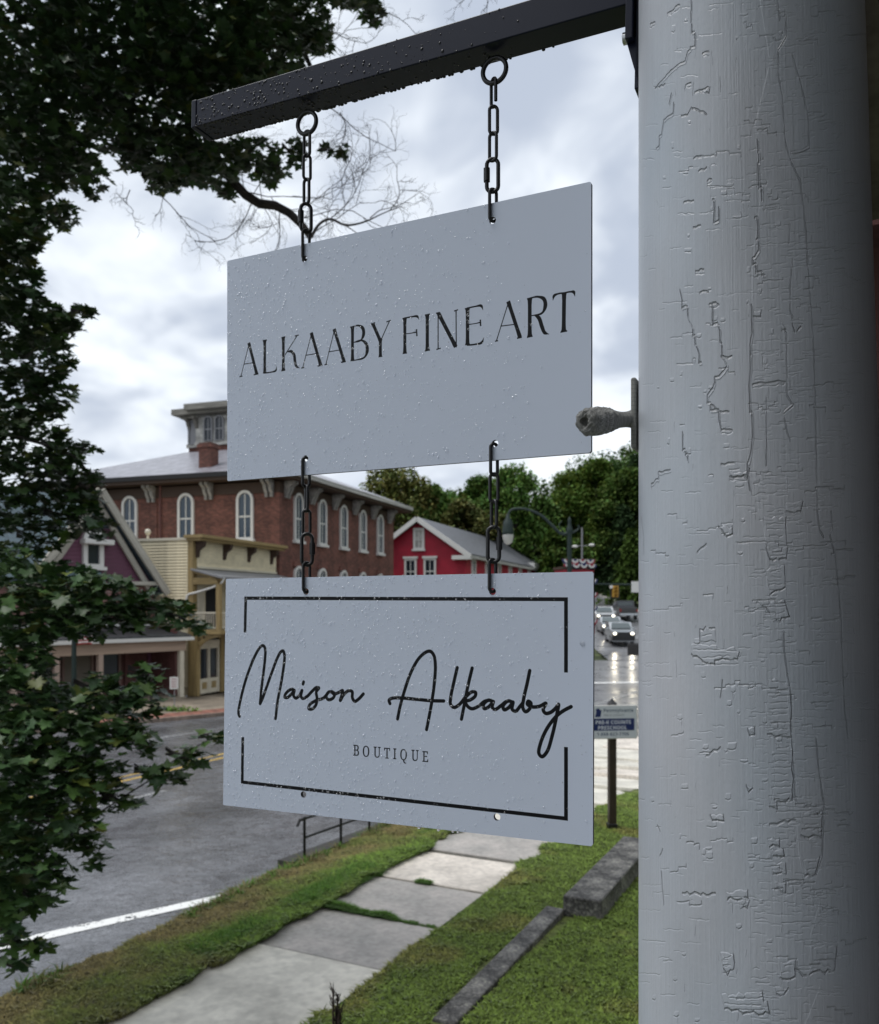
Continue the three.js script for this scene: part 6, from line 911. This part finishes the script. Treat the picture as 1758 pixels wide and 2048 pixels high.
  // leaves: [centre x, centre y, radius x, radius y, count, near, far, loose]
  const B = [
    [60, 60, 160, 130, 620, 5.8, 8], [230, 70, 160, 120, 620, 5.8, 8], [400, 60, 150, 100, 520, 5.8, 7.8], [520, 90, 90, 100, 330, 5.8, 7.5], [120, 190, 150, 90, 420, 5.8, 7.8], [300, 200, 130, 100, 440, 5.8, 7.6], [430, 180, 90, 80, 260, 5.9, 7.4], [500, 170, 60, 60, 130, 6, 7.2],
    [600, 45, 62, 65, 150, 6.3, 7.3, 1], [640, 75, 28, 30, 36, 6.5, 7.1, 1], [700, -5, 45, 22, 50, 6.4, 7.1, 1], [747, 20, 16, 26, 22, 6.6, 7, 1], [580, 150, 36, 26, 30, 6.3, 7.1, 1],
    [340, 310, 95, 55, 210, 6, 7.3], [420, 330, 70, 45, 120, 6, 7.2, 1], [500, 310, 60, 38, 70, 6.2, 7.2, 1], [330, 362, 36, 26, 40, 6.3, 7, 1], [455, 385, 14, 16, 12, 6.5, 6.9, 1], [545, 345, 26, 24, 24, 6.4, 7, 1], [590, 305, 20, 26, 16, 6.5, 6.9, 1], [670, 300, 24, 12, 9, 6.6, 6.9, 1], [262, 300, 42, 40, 60, 6.2, 7.2, 1],
    [40, 250, 95, 60, 170, 5.6, 7.4], [45, 330, 100, 70, 210, 5.5, 7.2], [120, 320, 70, 60, 110, 5.6, 7, 1], [180, 350, 34, 46, 46, 5.8, 6.8, 1], [160, 290, 55, 34, 46, 5.8, 7, 1], [35, 420, 75, 50, 120, 5.4, 7], [130, 430, 26, 30, 24, 5.6, 6.6, 1], [20, 480, 60, 46, 90, 5.4, 6.8], [70, 470, 30, 30, 26, 5.4, 6.4, 1],
    [15, 560, 62, 80, 180, 5.5, 7.2], [40, 640, 66, 70, 170, 5.6, 7.2], [110, 650, 34, 40, 36, 5.7, 6.6, 1], [172, 625, 24, 12, 9, 6.3, 6.5, 1], [140, 660, 18, 30, 14, 6.1, 6.5, 1], [70, 720, 78, 56, 170, 5.8, 7.2], [30, 800, 78, 66, 190, 5.8, 7.2], [105, 790, 40, 40, 54, 5.9, 6.9, 1], [45, 880, 90, 62, 190, 5.8, 7.2], [130, 900, 36, 36, 40, 5.9, 6.8, 1], [182, 896, 14, 8, 5, 6.1, 6.4, 1],
    [40, 960, 90, 50, 150, 5.8, 7.2], [140, 960, 56, 46, 80, 5.9, 6.9, 1], [185, 985, 22, 50, 44, 6, 6.6, 1], [150, 1035, 50, 40, 60, 5.9, 6.8, 1], [40, 1030, 74, 40, 90, 5.9, 7], [205, 1060, 28, 22, 18, 6, 6.5, 1], [85, 1075, 40, 26, 30, 5.9, 6.6, 1],
    [20, 1130, 60, 46, 100, 5.4, 6.6], [110, 1165, 90, 44, 170, 5.3, 6.4], [210, 1185, 66, 40, 110, 5.4, 6.2], [290, 1205, 50, 34, 66, 5.5, 6.1, 1], [350, 1225, 44, 30, 46, 5.5, 6, 1], [392, 1250, 20, 18, 12, 5.5, 5.9, 1], [60, 1230, 110, 50, 220, 5.2, 6.4], [170, 1240, 70, 36, 110, 5.3, 6.2], [255, 1240, 36, 26, 34, 5.4, 6, 1],
    [30, 1320, 80, 60, 170, 5.1, 6.4], [20, 1400, 100, 66, 240, 5.0, 6.4], [130, 1410, 70, 46, 110, 5.1, 6.2], [225, 1385, 60, 42, 70, 5.1, 5.9, 1], [285, 1400, 46, 34, 46, 5.1, 5.8, 1], [300, 1350, 34, 30, 18, 5.3, 5.8, 1], [80, 1480, 130, 60, 300, 4.9, 6.2], [210, 1450, 66, 46, 90, 5.0, 5.9], [270, 1480, 46, 34, 40, 5.0, 5.7, 1],
    [60, 1560, 120, 66, 280, 4.8, 6.2], [190, 1555, 66, 46, 80, 4.9, 5.7, 1], [320, 1545, 40, 20, 18, 5.1, 5.4, 1], [378, 1512, 36, 24, 18, 5.1, 5.4, 1], [425, 1472, 22, 14, 8, 5.1, 5.3, 1], [345, 1560, 40, 18, 10, 5.1, 5.4, 1], [245, 1600, 36, 28, 20, 5.0, 5.4, 1],
    [40, 1640, 105, 66, 240, 4.8, 6.2], [150, 1650, 50, 46, 50, 4.8, 5.5, 1], [185, 1700, 28, 36, 22, 4.9, 5.4, 1], [30, 1720, 80, 56, 160, 4.8, 6], [110, 1745, 36, 30, 26, 4.8, 5.4, 1], [20, 1790, 60, 46, 100, 4.8, 5.9], [80, 1795, 26, 22, 13, 4.8, 5.3, 1], [12, 1850, 30, 50, 40, 4.9, 5.6], [70, 1895, 32, 16, 12, 4.95, 5.2, 1], [30, 1930, 24, 16, 10, 4.95, 5.3, 1],
    [-150, 150, 160, 260, 500, 6, 8.5], [-160, 700, 150, 350, 500, 6, 8.2], [-150, 1300, 150, 330, 480, 5.4, 7.4], [150, -160, 330, 130, 900, 5.8, 8.2], [480, -140, 190, 110, 420, 6, 7.8],
  ];
  const all = [], q = new THREE.Object3D(), twg = [];
  for (const [cx, cy, rx, ry, n, d0, d1, loose] of B) {
    const cs = at(cx, cy, (d0 + d1) / 2);
    for (let i = 0, N = Math.round(n * (cy < 500 ? 1.9 : 1.45)); i < N; i++) {
      const a = r() * 6.283, k = Math.sqrt(r()), D = rr(d0, d1, r), p = at(cx + Math.cos(a) * rx * k, cy + Math.sin(a) * ry * k, D), yaw = r() * 6.283, pitch = rr(-0.1, 1.15, r), roll = rr(-0.7, 0.7, r);
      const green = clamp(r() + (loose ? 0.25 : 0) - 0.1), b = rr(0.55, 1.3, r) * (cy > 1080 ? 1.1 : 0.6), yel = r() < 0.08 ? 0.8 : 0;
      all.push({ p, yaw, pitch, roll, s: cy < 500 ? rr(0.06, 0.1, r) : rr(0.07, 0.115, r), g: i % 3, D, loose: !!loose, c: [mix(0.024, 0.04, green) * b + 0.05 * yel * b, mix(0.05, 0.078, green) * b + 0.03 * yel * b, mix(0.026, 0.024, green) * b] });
    }
    if (loose) for (let i = 0; i < 7; i++) { const a = r() * 6.283, D = (d0 + d1) / 2; twg.push(taper([A(cx - rx * 1.3, cy - ry * 0.4 + rr(-10, 10, r), D), A(cx - rx * 0.3, cy + rr(-6, 6, r), D), A(cx + Math.cos(a) * rx * 0.9, cy + Math.sin(a) * ry * 0.8, D)], [0.006, 0.003, 0.0015], 4, 6)); }
  }
  mesh('twigs', twg, M.bark, t);
  const place = (l) => { q.position.copy(l.p).sub(o); q.rotation.set(0, 0, 0); q.rotation.order = 'YXZ'; q.rotation.y = l.yaw; q.rotation.x = Math.PI / 2 + l.pitch; q.rotation.z = l.roll; q.scale.setScalar(l.s); q.updateMatrix(); };
  const inView = (l) => { const x = PX + l.p.x / -l.p.z * F, y = PY - (l.p.y - EYE) / -l.p.z * F; return x > -10 && y > -10 && y < 2040; };
  const big = all.filter((l) => l.loose && inView(l)).sort((x, y) => y.s / y.D - x.s / x.D).slice(0, 300), pick = new Set(big);
  const mats = [[0.034, 0.066, 0.026], [0.022, 0.048, 0.024], [0.046, 0.08, 0.022], [0.075, 0.085, 0.024]].map((c) => phy({ color: C(...c.map((x, i) => x * [1.4, 1.4, 1.0][i])), roughness: 0.42, transmission: 0.3, specularIntensity: 0.4 }));
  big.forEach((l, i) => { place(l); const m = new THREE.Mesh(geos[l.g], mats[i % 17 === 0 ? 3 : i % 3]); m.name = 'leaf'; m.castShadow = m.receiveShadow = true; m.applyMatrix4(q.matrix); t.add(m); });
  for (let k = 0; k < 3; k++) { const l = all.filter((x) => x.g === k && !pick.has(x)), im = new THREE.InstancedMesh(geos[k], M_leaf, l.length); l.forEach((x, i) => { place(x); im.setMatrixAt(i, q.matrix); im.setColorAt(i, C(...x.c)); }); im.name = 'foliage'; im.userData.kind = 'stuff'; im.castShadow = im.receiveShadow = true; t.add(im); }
}
renderer.render(scene, camera);
